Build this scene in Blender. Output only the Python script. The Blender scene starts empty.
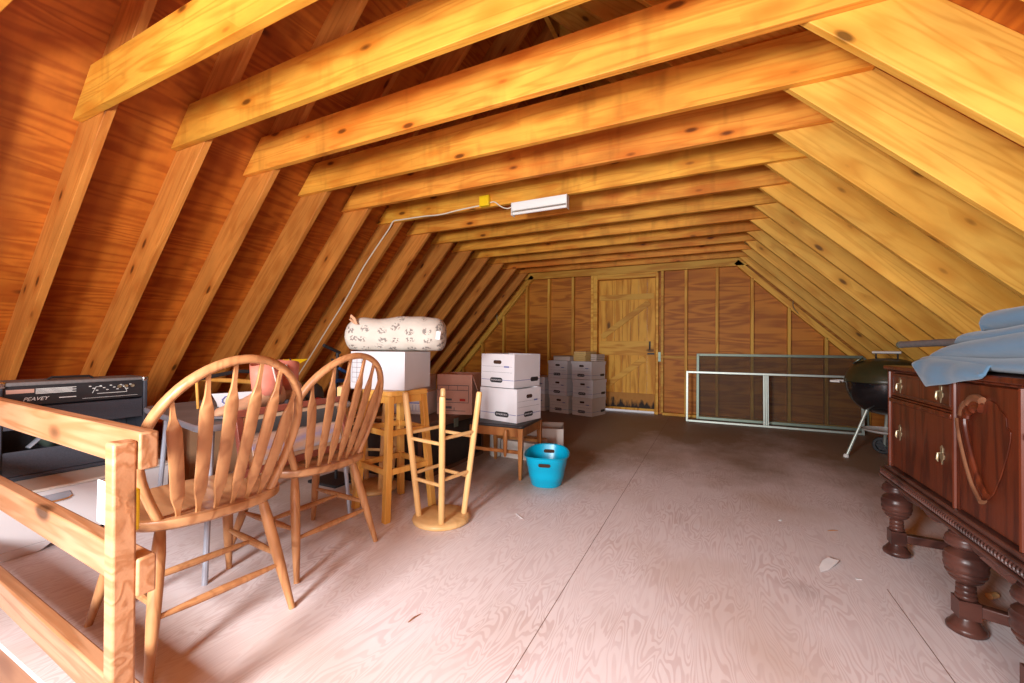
import bpy, bmesh, math, random
from mathutils import Vector, Matrix
random.seed(7)
C = bpy.context.scene.collection
PI = math.pi
R = math.radians

# ------------------------------------------------------------------ mesh builder
class MB:
    def __init__(s):
        s.v = []; s.f = []; s.mi = []; s.cur = 0
    def add(s, verts, faces, M=None):
        o = len(s.v)
        for p in verts:
            p = Vector(p)
            s.v.append(M @ p if M else p)
        for f in faces:
            s.f.append([i + o for i in f]); s.mi.append(s.cur)
        return s
    def box(s, c, size, M=None, taper=(1, 1)):
        x, y, z = size[0] / 2, size[1] / 2, size[2] / 2
        tx, ty = taper
        vs = [(-x, -y, -z), (x, -y, -z), (x, y, -z), (-x, y, -z),
              (-x * tx, -y * ty, z), (x * tx, -y * ty, z), (x * tx, y * ty, z), (-x * tx, y * ty, z)]
        vs = [(a + c[0], b + c[1], d + c[2]) for a, b, d in vs]
        return s.add(vs, [(0, 3, 2, 1), (4, 5, 6, 7), (0, 1, 5, 4), (1, 2, 6, 5), (2, 3, 7, 6), (3, 0, 4, 7)], M)
    def span(s, a, b, M=None):
        return s.box([(a[i] + b[i]) / 2 for i in range(3)], [abs(b[i] - a[i]) for i in range(3)], M)
    def bar(s, p0, p1, w, h, up=(0, 0, 1)):
        p0 = Vector(p0); p1 = Vector(p1); d = p1 - p0; L = d.length; d.normalize()
        u = Vector(up); sd = d.cross(u)
        if sd.length < 1e-5: sd = d.cross(Vector((1, 0, 0)))
        sd.normalize(); u = sd.cross(d)
        M = Matrix((d, sd, u)).transposed().to_4x4(); M.translation = (p0 + p1) / 2
        return s.box((0, 0, 0), (L, w, h), M)
    def prism(s, poly, h0, h1, fn):
        n = len(poly)
        vs = [fn(a, b, h0) for a, b in poly] + [fn(a, b, h1) for a, b in poly]
        fs = [tuple(range(n - 1, -1, -1)), tuple(range(n, 2 * n))]
        fs += [(i, (i + 1) % n, (i + 1) % n + n, i + n) for i in range(n)]
        return s.add(vs, fs)
    def tube(s, pts, r, n=10, sq=(1, 1), closed=False, nrm=None):
        pts = [Vector(p) for p in pts]; m = len(pts)
        rs = r if isinstance(r, (list, tuple)) else [r] * m
        rings = []; prev = None
        for i, p in enumerate(pts):
            if closed: t = pts[(i + 1) % m] - pts[i - 1]
            else: t = pts[min(i + 1, m - 1)] - pts[max(i - 1, 0)]
            t.normalize()
            if nrm is not None: a = Vector(nrm) - t * Vector(nrm).dot(t)
            elif prev is None:
                a = Vector((0, 0, 1)) - t * t.z
                if a.length < .1: a = Vector((1, 0, 0)) - t * t.x
            else: a = prev - t * prev.dot(t)
            a.normalize(); prev = a; b = t.cross(a)
            rings.append([p + (a * math.cos(2 * PI * k / n) * sq[0] + b * math.sin(2 * PI * k / n) * sq[1]) * rs[i] for k in range(n)])
        vs = [q for g in rings for q in g]; fs = []
        for i in range(m if closed else m - 1):
            j = (i + 1) % m
            for k in range(n):
                fs.append((i * n + k, i * n + (k + 1) % n, j * n + (k + 1) % n, j * n + k))
        if not closed:
            fs.append(tuple(range(n - 1, -1, -1))); fs.append(tuple((m - 1) * n + k for k in range(n)))
        return s.add(vs, fs)
    def lathe(s, prof, n=28, M=None, sx=1, sy=1):
        m = len(prof); vs = []
        for r, z in prof:
            for k in range(n):
                a = 2 * PI * k / n
                vs.append((r * math.cos(a) * sx, r * math.sin(a) * sy, z))
        fs = []
        for i in range(m - 1):
            for k in range(n):
                fs.append((i * n + k, i * n + (k + 1) % n, (i + 1) * n + (k + 1) % n, (i + 1) * n + k))
        if prof[0][0] > 1e-5: fs.append(tuple(range(n - 1, -1, -1)))
        if prof[-1][0] > 1e-5: fs.append(tuple((m - 1) * n + k for k in range(n)))
        return s.add(vs, fs, M)
    def grid(s, fn, nu, nv, cu=False, cv=False):
        vs = [fn(i / (nu if cu else nu - 1), j / (nv if cv else nv - 1)) for i in range(nu) for j in range(nv)]
        fs = []
        for i in range(nu if cu else nu - 1):
            for j in range(nv if cv else nv - 1):
                a = (i + 1) % nu; b = (j + 1) % nv
                fs.append((i * nv + j, a * nv + j, a * nv + b, i * nv + b))
        return s.add(vs, fs)
    def build(s, name, mat, parent=None, bevel=0, seg=2, ang=35, label=None, solid=0):
        me = bpy.data.meshes.new(name)
        bm = bmesh.new()
        vs = [bm.verts.new(v) for v in s.v]
        for f, mi in zip(s.f, s.mi):
            try:
                fc = bm.faces.new([vs[i] for i in f]); fc.material_index = mi; fc.smooth = True
            except ValueError: pass
        bmesh.ops.remove_doubles(bm, verts=bm.verts, dist=1e-6)
        bmesh.ops.recalc_face_normals(bm, faces=bm.faces)
        bm.to_mesh(me); bm.free()
        me.set_sharp_from_angle(angle=R(ang))
        for m in (mat if isinstance(mat, (list, tuple)) else [mat]): me.materials.append(m)
        o = bpy.data.objects.new(name, me); C.objects.link(o)
        if parent: o.parent = parent
        if solid:
            md = o.modifiers.new('solidify', 'SOLIDIFY'); md.thickness = solid; md.offset = 0
        if bevel:
            md = o.modifiers.new('bevel', 'BEVEL'); md.width = bevel; md.segments = seg
            md.limit_method = 'ANGLE'; md.angle_limit = R(40)
        if label: o['label'] = label
        return o

def tag(o, label, cat, group=None):
    assert len(label.split()) <= 16, label
    o['label'] = label; o['category'] = cat
    if group: o['group'] = group
    return o
def struct(o):
    o['kind'] = 'structure'; return o
def thing(name, label, cat, loc=(0, 0, 0), rz=0, group=None):
    o = bpy.data.objects.new(name, None); C.objects.link(o)
    o.location = loc; o.rotation_euler = (0, 0, rz); o.empty_display_size = .1
    return tag(o, label, cat, group)
def dup(root, loc=None, rz=None, label=None, group=None):
    def cp(o, p):
        c = o.copy(); C.objects.link(c)
        if p: c.parent = p
        for ch in [x for x in bpy.data.objects if x.parent == o]: cp(ch, c)
        return c
    r = cp(root, None)
    if loc is not None: r.location = loc
    if rz is not None: r.rotation_euler = (0, 0, rz)
    if label: r['label'] = label
    if group: r['group'] = group
    return r
def lettering(name, text, size, M, mat, parent, shear=0, ext=.0006):
    cu = bpy.data.curves.new(name, 'FONT'); cu.body = text; cu.size = size; cu.extrude = ext
    cu.align_x = 'CENTER'; cu.align_y = 'CENTER'; cu.shear = shear
    t = bpy.data.objects.new(name + '_c', cu); C.objects.link(t)
    dg = bpy.context.evaluated_depsgraph_get(); me = bpy.data.meshes.new_from_object(t.evaluated_get(dg))
    bpy.data.objects.remove(t)
    me.transform(M); me.materials.clear(); me.materials.append(mat)
    o = bpy.data.objects.new(name, me); C.objects.link(o); o.parent = parent
    return o

# ------------------------------------------------------------------ materials
def newmat(name):
    m = bpy.data.materials.new(name); m.use_nodes = True
    nt = m.node_tree; nt.nodes.clear()
    out = nt.nodes.new('ShaderNodeOutputMaterial'); b = nt.nodes.new('ShaderNodeBsdfPrincipled')
    nt.links.new(b.outputs[0], out.inputs[0])
    return m, nt, b
def nd(nt, t, ins=None, **kw):
    n = nt.nodes.new('ShaderNode' + t)
    for k, v in kw.items(): setattr(n, k, v)
    for k, v in (ins or {}).items():
        if isinstance(v, bpy.types.NodeSocket): nt.links.new(v, n.inputs[k])
        else: n.inputs[k].default_value = v
    return n
def ramp(nt, fac, stops):
    n = nt.nodes.new('ShaderNodeValToRGB'); nt.links.new(fac, n.inputs[0])
    e = n.color_ramp.elements
    while len(e) < len(stops): e.new(.5)
    for i, (p, c) in enumerate(stops):
        e[i].position = p; e[i].color = (*c, 1) if len(c) == 3 else c
    return n.outputs[0]
def mixc(nt, f, a, b, mode='MIX'):
    n = nt.nodes.new('ShaderNodeMix'); n.data_type = 'RGBA'; n.blend_type = mode
    for i, v in ((0, f), (6, a), (7, b)):
        if isinstance(v, bpy.types.NodeSocket): nt.links.new(v, n.inputs[i])
        elif i == 0: n.inputs[0].default_value = v
        else: n.inputs[i].default_value = (*v, 1)
    return n.outputs[2]
def mth(nt, op, a, b=0.0):
    n = nt.nodes.new('ShaderNodeMath'); n.operation = op
    for i, v in ((0, a), (1, b)):
        if isinstance(v, bpy.types.NodeSocket): nt.links.new(v, n.inputs[i])
        else: n.inputs[i].default_value = v
    return n.outputs[0]
def coords(nt, scale, world=False, rnd=True):
    if world: src = nd(nt, 'NewGeometry').outputs['Position']
    else:
        src = nd(nt, 'TexCoord').outputs['Object']
        if rnd:
            r = nd(nt, 'ObjectInfo').outputs['Random']
            cb = nd(nt, 'CombineXYZ', {0: mth(nt, 'MULTIPLY', r, 37.), 1: mth(nt, 'MULTIPLY', r, 91.), 2: mth(nt, 'MULTIPLY', r, 53.)})
            src = nd(nt, 'VectorMath', {0: src, 1: cb.outputs[0]}, operation='ADD').outputs[0]
    return src, nd(nt, 'Mapping', {0: src, 3: scale}).outputs[0]
def wood(name, light, dark, sc=(1.2, 9, 9), rings=7, knots=0.0, knotsc=(2.2, 5, 5), rough=.55, vary=.25, stain=None,
         world=False, streak=.35, bump=.15, contrast=1.0, rot=None, sharp=1.6, drip=0, mottle=.0, hue=0):
    """contour lines of a stretched noise read as flat-sawn grain; fine streaks, knots and soft stains on top"""
    m, nt, b = newmat(name)
    src, co = coords(nt, sc, world)
    if rot is not None:
        src = nd(nt, 'Mapping', {0: src, 2: rot}).outputs[0]; co = nd(nt, 'Mapping', {0: src, 3: sc}).outputs[0]
    n1 = nd(nt, 'TexNoise', {'Vector': co, 'Scale': 1., 'Detail': 2.5, 'Roughness': .45, 'Distortion': .4}).outputs[0]
    s = mth(nt, 'SINE', mth(nt, 'MULTIPLY', n1, rings * 6.283))
    s = mth(nt, 'MULTIPLY', mth(nt, 'ADD', s, 1.), .5)
    s = mth(nt, 'POWER', s, sharp)
    co2 = nd(nt, 'Mapping', {0: src, 3: (sc[0] * 2.2, sc[1] * 11, sc[2] * 11)}).outputs[0]
    n2 = nd(nt, 'TexNoise', {'Vector': co2, 'Scale': 1., 'Detail': 3.}).outputs[0]
    f = mth(nt, 'ADD', mth(nt, 'MULTIPLY', s, contrast), mth(nt, 'MULTIPLY', mth(nt, 'SUBTRACT', n2, .5), streak * 2))
    col = mixc(nt, nd(nt, 'Clamp', {0: f}).outputs[0], light, dark)
    n3 = nd(nt, 'TexNoise', {'Vector': nd(nt, 'Mapping', {0: src, 3: (.9, 3, 3)}).outputs[0], 'Scale': 1., 'Detail': 2.}).outputs[0]
    if stain:
        col = mixc(nt, ramp(nt, n3, [(.5, (0, 0, 0)), (.72, (.8, .8, .8))]), col, stain)
    if drip:
        nd_ = nd(nt, 'TexNoise', {'Vector': nd(nt, 'Mapping', {0: src, 3: (6, 3, 1.6)}).outputs[0], 'Scale': 1., 'Detail': 3., 'Roughness': .6}).outputs[0]
        col = mixc(nt, mth(nt, 'MULTIPLY', ramp(nt, nd_, [(.55, (0, 0, 0)), (.72, (1, 1, 1))]), drip), col, tuple(x * .55 for x in dark))
    if mottle:
        nm = nd(nt, 'TexNoise', {'Vector': nd(nt, 'Mapping', {0: src, 3: (2.2, 6, 6)}).outputs[0], 'Scale': 1., 'Detail': 4., 'Roughness': .6}).outputs[0]
        col = nd(nt, 'HueSaturation', {'Color': col, 'Value': nd(nt, 'MapRange', {0: nm, 1: .3, 2: .7, 3: 1 - mottle, 4: 1 + mottle * .6}).outputs[0]}).outputs[0]
    if knots:
        v = nd(nt, 'TexVoronoi', {'Vector': nd(nt, 'Mapping', {0: src, 3: knotsc}).outputs[0], 'Scale': 1.}, feature='F1')
        d = v.outputs['Distance']
        on = mth(nt, 'GREATER_THAN', nd(nt, 'SeparateColor', {0: v.outputs['Color']}).outputs[0], 1 - knots)
        k1 = mth(nt, 'MULTIPLY', on, ramp(nt, d, [(.09, (1, 1, 1)), (.17, (0, 0, 0))]))
        k2 = mth(nt, 'MULTIPLY', on, ramp(nt, d, [(.14, (.8, .8, .8)), (.48, (0, 0, 0))]))
        kd = tuple(x * .28 for x in dark)
        col = mixc(nt, k2, col, dark); col = mixc(nt, k1, col, kd)
    rr = nd(nt, 'ObjectInfo').outputs['Random']
    val = nd(nt, 'MapRange', {0: rr, 3: 1 - vary, 4: 1 + vary * .5}).outputs[0]
    col = nd(nt, 'HueSaturation', {'Color': col, 'Value': val, 'Hue': nd(nt, 'MapRange', {0: mth(nt, 'FRACT', mth(nt, 'MULTIPLY', rr, 7.3)), 3: .5 - hue, 4: .5 + hue * .3}).outputs[0]}).outputs[0]
    nt.links.new(col, b.inputs['Base Color']); b.inputs['Roughness'].default_value = rough
    b.inputs['Specular IOR Level'].default_value = .3
    if bump:
        bp = nd(nt, 'Bump', {'Height': f, 'Strength': bump, 'Distance': .003}); nt.links.new(bp.outputs[0], b.inputs['Normal'])
    return m
def plain(name, col, rough=.5, metal=0, noise=.12, nsc=20, bump=0, spec=.4, coat=0):
    m, nt, b = newmat(name)
    src, co = coords(nt, (nsc,) * 3)
    n = nd(nt, 'TexNoise', {'Vector': co, 'Scale': 1., 'Detail': 4.}).outputs[0]
    c = mixc(nt, n, tuple(min(1, x * (1 + noise)) for x in col), tuple(x * (1 - noise) for x in col))
    nt.links.new(c, b.inputs['Base Color']); b.inputs['Roughness'].default_value = rough; b.inputs['Metallic'].default_value = metal
    b.inputs['Specular IOR Level'].default_value = spec; b.inputs['Coat Weight'].default_value = coat
    if bump:
        bp = nd(nt, 'Bump', {'Height': n, 'Strength': bump, 'Distance': .002}); nt.links.new(bp.outputs[0], b.inputs['Normal'])
    return m

M = {}
M['tie'] = wood('pine_joist', (.85, .395, .048), (.62, .185, .012), sc=(.7, 9, 9), rings=8, knots=.62, knotsc=(3.4, 9, 9), stain=(.55, .16, .010), vary=.16, streak=.35, contrast=.5, sharp=3, drip=.45, mottle=.22, hue=.010)
M['rafter'] = wood('pine_rafter', (.80, .44, .075), (.58, .24, .025), sc=(.7, 9, 9), rings=8, knots=.62, knotsc=(3.4, 9, 9), vary=.16, streak=.35, contrast=.5, sharp=3, mottle=.18, stain=(.62, .28, .03))
M['stud'] = wood('pine_stud', (.80, .45, .07), (.62, .27, .03), sc=(1.2, 12, 12), rings=3, knots=.25, vary=.2)
M['sheath'] = wood('plywood_sheathing', (.50, .145, .022), (.30, .062, .008), sc=(.55, 5, 5), rings=7, knots=.22, knotsc=(2, 5.5, 5.5), vary=0, stain=(.30, .07, .01), streak=.3, contrast=.75)
M['gable'] = wood('plywood_gable', (.58, .215, .024), (.34, .095, .008), sc=(.7, 4, 6), rings=7, vary=0, stain=(.34, .095, .012), streak=.3, contrast=.8)
M['door'] = wood('door_boards', (.80, .42, .055), (.58, .24, .02), sc=(7, 7, .8), rings=4, knots=.3, knotsc=(5, 5, 2), vary=.15)
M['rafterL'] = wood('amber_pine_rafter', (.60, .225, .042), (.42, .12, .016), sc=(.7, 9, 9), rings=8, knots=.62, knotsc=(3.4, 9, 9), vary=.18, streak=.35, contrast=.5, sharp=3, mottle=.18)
M['rail'] = wood('fir_railing', (.50, .25, .125), (.39, .165, .068), sc=(.8, 14, 14), rings=6, knots=.2, vary=.04, rough=.45, mottle=.15, sharp=2)
M['oak'] = wood('oak_chair', (.48, .225, .092), (.33, .13, .05), sc=(12, 12, 1.3), rings=6, vary=.05, rough=.38, contrast=.6, sharp=2.5)
M['oakseat'] = wood('oak_seat', (.50, .25, .11), (.35, .15, .06), sc=(10, 1.5, 8), rings=5, vary=.08, rough=.35)
M['beech'] = wood('varnished_stool', (.78, .49, .21), (.66, .37, .13), sc=(9, 9, 1.2), rings=3, vary=.05, rough=.35, contrast=.6)
M['stool2'] = wood('honey_stool', (.74, .38, .085), (.58, .25, .04), sc=(9, 9, 1.2), rings=3, vary=.05, rough=.38, contrast=.7)
M['bench'] = wood('brown_bench', (.42, .17, .05), (.28, .095, .025), sc=(6, 6, 2), rings=3, vary=.1, rough=.4)
M['mahog'] = wood('mahogany', (.115, .023, .008), (.046, .009, .0045), sc=(9, 9, 1.1), rings=5, vary=.04, rough=.3, contrast=.8)
M['highlit'] = wood('highlit_moulding', (.25, .115, .06), (.15, .06, .03), sc=(6, 6, 6), rings=3, vary=.04, rough=.3)  # tan highlight painted into the outer edge of the shield moulding
M['mahogdark'] = wood('dark_walnut_turning', (.095, .036, .026), (.045, .017, .013), sc=(5, 5, 5), rings=3, vary=.05, rough=.32)
M['white'] = plain('white_cardboard', (.67, .64, .65), .7, noise=.05, nsc=9)
M['carton'] = plain('white_carton_board', (.56, .54, .55), .7, noise=.05, nsc=9)
M['white2'] = plain('aged_cardboard', (.62, .53, .47), .7, noise=.06, nsc=9)
M['card'] = plain('brown_cardboard', (.42, .24, .13), .75, noise=.08, nsc=14)
M['pinkcard'] = plain('pink_cardboard', (.58, .33, .25), .75, noise=.08, nsc=14)
M['black'] = plain('black_ink', (.022, .02, .022), .5, noise=.2)
M['ink'] = plain('grey_ink', (.10, .09, .10), .6)
M['blueink'] = plain('blue_ink', (.13, .15, .36), .6)
M['redink'] = plain('red_ink', (.5, .03, .02), .5)
M['seam'] = plain('dusty_seam', (.20, .11, .08), .8)
M['hole'] = plain('dark_recess', (.05, .018, .008), .9)
M['tolex'] = plain('black_vinyl', (.052, .056, .072), .5, noise=.35, nsc=160, bump=.4)
M['tolextop'] = plain('dusty_vinyl', (.16, .145, .14), .8, noise=.3, nsc=60)
M['chrome'] = plain('bright_metal', (.62, .61, .60), .25, 1, noise=.05)
M['galv'] = plain('galvanised_metal', (.50, .56, .50), .42, .6, noise=.1)
M['alu'] = plain('grey_metal', (.20, .25, .20), .45, .6, noise=.1)
M['brass'] = plain('old_brass', (.42, .35, .22), .4, .8, noise=.2)
M['enamel'] = plain('black_enamel', (.012, .012, .014), .16, noise=.1, coat=.6)
M['lid'] = plain('olive_black_enamel', (.05, .045, .018), .35, noise=.3, nsc=30)
M['rubber'] = plain('black_plastic', (.02, .02, .022), .5)
M['cream'] = plain('cream_cabinet', (.68, .64, .64), .4, noise=.06, nsc=5)
M['creamtop'] = plain('cream_cabinet_top', (.68, .62, .54), .35, noise=.1, nsc=5)
M['teal'] = plain('blue_plastic', (.0, .37, .58), .3, noise=.03)
M['yellow'] = plain('yellow_plastic', (.85, .55, .01), .4, noise=.05)
M['whiteplastic'] = plain('white_enamel', (.80, .80, .76), .35, noise=.03)
M['cable'] = plain('white_cable', (.72, .66, .52), .5)
M['pink'] = plain('pink_leather', (.62, .20, .14), .5, noise=.15, nsc=25, bump=.2)
M['tan'] = plain('tan_suede', (.55, .30, .17), .75, noise=.2, nsc=35)
M['sole'] = plain('grey_sole', (.16, .14, .15), .6)
M['slate'] = plain('grey_tabletop', (.17, .17, .175), .6, noise=.35, nsc=8)
M['steelblue'] = plain('painted_steel', (.40, .42, .48), .35, .4)
M['trunk'] = plain('black_trunk', (.026, .018, .014), .5, noise=.4, nsc=18)
M['trunktop'] = plain('brown_trunk_lid', (.12, .055, .03), .5, noise=.3, nsc=12)
M['paperbook'] = plain('yellow_paper', (.66, .45, .17), .7, noise=.1)
M['greybook'] = plain('grey_paper', (.34, .27, .20), .7, noise=.15)
M['scrap'] = plain('white_paper', (.85, .84, .84), .7)
M['picmat'] = plain('cream_liner', (.70, .54, .36), .6)
M['picframe'] = plain('reddish_frame', (.30, .085, .055), .4, noise=.2, nsc=8)
M['blackfab'] = plain('black_leatherette', (.03, .028, .03), .45)
M['bluefab'] = plain('blue_nylon', (.02, .09, .30), .5)
M['orange'] = plain('orange_fabric', (.70, .20, .02), .7)
M['stairside'] = wood('stairwell_plywood', (.36, .15, .065), (.25, .09, .035), sc=(.8, 5, 5), rings=6, vary=0)
def floor_mat():
    m, nt, b = newmat('worn_plywood_floor')
    src, co = coords(nt, (10.5, 2.0, 1), True)
    n1 = nd(nt, 'TexNoise', {'Vector': co, 'Scale': 1., 'Detail': 2., 'Roughness': .5, 'Distortion': .6}).outputs[0]
    s = mth(nt, 'SINE', mth(nt, 'MULTIPLY', n1, 19 * 6.283))
    s = ramp(nt, mth(nt, 'MULTIPLY', mth(nt, 'ADD', s, 1.), .5), [(.45, (0, 0, 0)), (.8, (1, 1, 1))])
    n2 = nd(nt, 'TexNoise', {'Vector': nd(nt, 'Mapping', {0: src, 3: (70, 5, 1)}).outputs[0], 'Scale': 1., 'Detail': 3.}).outputs[0]
    big = nd(nt, 'TexNoise', {'Vector': src, 'Scale': .9, 'Detail': 3.}).outputs[0]
    patch = nd(nt, 'TexNoise', {'Vector': src, 'Scale': 2.6, 'Detail': 5.}).outputs[0]
    light = mixc(nt, n2, (.82, .75, .75), (.73, .64, .63))
    dark = mixc(nt, patch, (.52, .38, .39), (.52, .36, .33))
    amt = mth(nt, 'MULTIPLY', s, nd(nt, 'MapRange', {0: patch, 1: .35, 2: .65, 3: .12, 4: .5}).outputs[0])
    col = mixc(nt, amt, light, dark)
    col = mixc(nt, ramp(nt, big, [(.48, (0, 0, 0)), (.7, (.55, .55, .55))]), col, (.46, .29, .18))
    # painted shade and trodden-in brown dirt, heaviest towards the far end of the attic
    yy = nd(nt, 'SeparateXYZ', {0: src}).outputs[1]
    dirt_shade = nd(nt, 'TexNoise', {'Vector': nd(nt, 'Mapping', {0: src, 3: (1.1, .7, 1)}).outputs[0], 'Scale': 1., 'Detail': 6., 'Roughness': .6}).outputs[0]
    dm = mth(nt, 'ADD', dirt_shade, nd(nt, 'MapRange', {0: yy, 1: 2.4, 2: 5.4, 3: -.24, 4: .22}).outputs[0])
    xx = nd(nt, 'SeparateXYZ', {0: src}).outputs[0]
    dm = mth(nt, 'ADD', dm, mth(nt, 'MULTIPLY', nd(nt, 'MapRange', {0: xx, 1: -.6, 2: -1.3, 3: 0., 4: .24}).outputs[0], nd(nt, 'MapRange', {0: yy, 1: 1.7, 2: 2.7, 3: 0., 4: 1.}).outputs[0]))  # part grime, part painted shadow around the stools, bench and tub
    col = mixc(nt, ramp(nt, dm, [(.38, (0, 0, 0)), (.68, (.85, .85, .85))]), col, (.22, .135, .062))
    # scattered dark stains and pale paint specks
    v = nd(nt, 'TexVoronoi', {'Vector': src, 'Scale': 3.4}).outputs['Distance']
    col = mixc(nt, ramp(nt, v, [(.012, (.8, .8, .8)), (.022, (0, 0, 0))]), col, (.85, .82, .80))
    v2 = nd(nt, 'TexVoronoi', {'Vector': src, 'Scale': 1.1}).outputs['Distance']
    st = mth(nt, 'MULTIPLY', ramp(nt, v2, [(.02, (.7, .7, .7)), (.16, (0, 0, 0))]), ramp(nt, patch, [(.45, (0, 0, 0)), (.6, (1, 1, 1))]))
    col = mixc(nt, st, col, (.16, .10, .09))
    nt.links.new(col, b.inputs['Base Color']); b.inputs['Roughness'].default_value = .55; b.inputs['Specular IOR Level'].default_value = .3
    bp = nd(nt, 'Bump', {'Height': amt, 'Strength': .15, 'Distance': .002}); nt.links.new(bp.outputs[0], b.inputs['Normal'])
    return m
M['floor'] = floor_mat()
def pattern_mat():
    m, nt, b = newmat('patterned_bedding')
    src, co = coords(nt, (1, 1, 1))
    col = mixc(nt, nd(nt, 'TexNoise', {'Vector': src, 'Scale': 14., 'Detail': 3.}).outputs[0], (.60, .55, .47), (.50, .44, .37))
    # little dark motifs in rows
    q = nd(nt, 'SeparateXYZ', {0: nd(nt, 'TexCoord').outputs['Object']})
    cb = nd(nt, 'CombineXYZ', {0: mth(nt, 'MULTIPLY', q.outputs[0], 11.), 1: mth(nt, 'MULTIPLY', mth(nt, 'SUBTRACT', q.outputs[2], mth(nt, 'MULTIPLY', q.outputs[1], .5)), 17.)})
    v = nd(nt, 'TexVoronoi', {'Vector': cb.outputs[0], 'Scale': 1., 'Randomness': .5}, voronoi_dimensions='2D')
    n = nd(nt, 'TexNoise', {'Vector': src, 'Scale': 75., 'Detail': 1.}).outputs[0]
    k = mth(nt, 'MULTIPLY', ramp(nt, v.outputs['Distance'], [(.26, (1, 1, 1)), (.36, (0, 0, 0))]), ramp(nt, n, [(.47, (0, 0, 0)), (.55, (1, 1, 1))]))
    k = mth(nt, 'MULTIPLY', k, .75)
    col = mixc(nt, k, col, (.10, .08, .075))
    nt.links.new(col, b.inputs['Base Color']); b.inputs['Roughness'].default_value = .9
    bp = nd(nt, 'Bump', {'Height': nd(nt, 'TexNoise', {'Vector': src, 'Scale': 30., 'Detail': 3.}).outputs[0], 'Strength': .35, 'Distance': .01})
    nt.links.new(bp.outputs[0], b.inputs['Normal'])
    return m
M['bedding'] = pattern_mat()
def blanket_mat():
    m, nt, b = newmat('blue_cotton')
    src, co = coords(nt, (1, 1, 1))
    col = mixc(nt, nd(nt, 'TexNoise', {'Vector': src, 'Scale': 5., 'Detail': 2.}).outputs[0], (.085, .18, .275), (.065, .14, .22))
    nt.links.new(col, b.inputs['Base Color']); b.inputs['Roughness'].default_value = .85; b.inputs['Sheen Weight'].default_value = .2
    bp = nd(nt, 'Bump', {'Height': nd(nt, 'TexNoise', {'Vector': nd(nt, 'Mapping', {0: src, 3: (6, 3, 12)}).outputs[0], 'Scale': 1.5, 'Detail': 3.}).outputs[0], 'Strength': .3, 'Distance': .02})
    nt.links.new(bp.outputs[0], b.inputs['Normal'])
    return m
M['blanket'] = blanket_mat()
def painting_mat():
    m, nt, b = newmat('landscape_painting')
    src, co = coords(nt, (1, 1, 1), rnd=False)
    x = nd(nt, 'SeparateXYZ', {0: src})
    n = nd(nt, 'TexNoise', {'Vector': nd(nt, 'Mapping', {0: src, 3: (5, 1, 22)}).outputs[0], 'Scale': 1., 'Detail': 5.}).outputs[0]
    h = mth(nt, 'ADD', x.outputs[2], mth(nt, 'MULTIPLY', mth(nt, 'SUBTRACT', n, .5), .10))
    col = ramp(nt, nd(nt, 'MapRange', {0: h, 1: -.13, 2: .11}).outputs[0],
               [(0, (.80, .80, .74)), (.15, (.58, .66, .80)), (.3, (.82, .62, .45)), (.42, (.55, .52, .75)), (.55, (.85, .64, .50)), (.62, (.06, .075, .085)), (.95, (.10, .115, .125))])
    nt.links.new(col, b.inputs['Base Color']); b.inputs['Roughness'].default_value = .35
    return m
M['painting'] = painting_mat()
def screen_mat():
    m, nt, b = newmat('insect_screen')
    src, co = coords(nt, (600, 600, 600), rnd=False)
    b.inputs['Base Color'].default_value = (.045, .045, .03, 1); b.inputs['Roughness'].default_value = .6
    tr = nt.nodes.new('ShaderNodeBsdfTransparent'); mx = nt.nodes.new('ShaderNodeMixShader')
    n = nd(nt, 'TexNoise', {'Vector': nd(nt, 'Mapping', {0: src, 3: (8, 8, 8)}).outputs[0], 'Scale': 1.}).outputs[0]
    f = nd(nt, 'MapRange', {0: n, 3: .22, 4: .34}).outputs[0]
    nt.links.new(f, mx.inputs[0]); nt.links.new(tr.outputs[0], mx.inputs[1]); nt.links.new(b.outputs[0], mx.inputs[2])
    out = [x for x in nt.nodes if x.type == 'OUTPUT_MATERIAL'][0]; nt.links.new(mx.outputs[0], out.inputs[0])
    return m
M['screen'] = screen_mat()
def rot_mat():
    m, nt, b = newmat('rotted_ledger_boards')
    src, co = coords(nt, (1, 1, 1), True)
    n = nd(nt, 'TexNoise', {'Vector': nd(nt, 'Mapping', {0: src, 3: (16, 16, 6)}).outputs[0], 'Scale': 1., 'Detail': 5.}).outputs[0]
    z = nd(nt, 'SeparateXYZ', {0: src}).outputs[2]
    e = mth(nt, 'ADD', z, mth(nt, 'MULTIPLY', mth(nt, 'SUBTRACT', n, .5), .35))
    col = mixc(nt, n, (.60, .30, .07), (.42, .17, .035))
    col = mixc(nt, ramp(nt, e, [(.12, (1, 1, 1)), (.19, (0, 0, 0))]), col, (.035, .025, .02))
    nt.links.new(col, b.inputs['Base Color']); b.inputs['Roughness'].default_value = .8
    return m
M['rot'] = rot_mat()

# ------------------------------------------------------------------ attic shell (camera stands at x=0, y=0, eye 1.0 m; the attic runs along +Y)
XL, XR, ZT = -2.811, .329, 2.242          # inner rafter edges at the underside of the joists
TL, TR = 1.114, .997                      # slopes
Y0, SP, NB = .5395, .4477, 14
DEP, TH = .235, .04
YW = 6.60                                 # face of the far gable sheathing
XA = -1.328; ZA = 3.894                   # where the two slopes meet
aL, aR = math.atan(TL), math.atan(TR)
FL, FR = XL - ZT / TL, XR + ZT / TR       # where the slopes meet the floor
YB = -1.25

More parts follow.
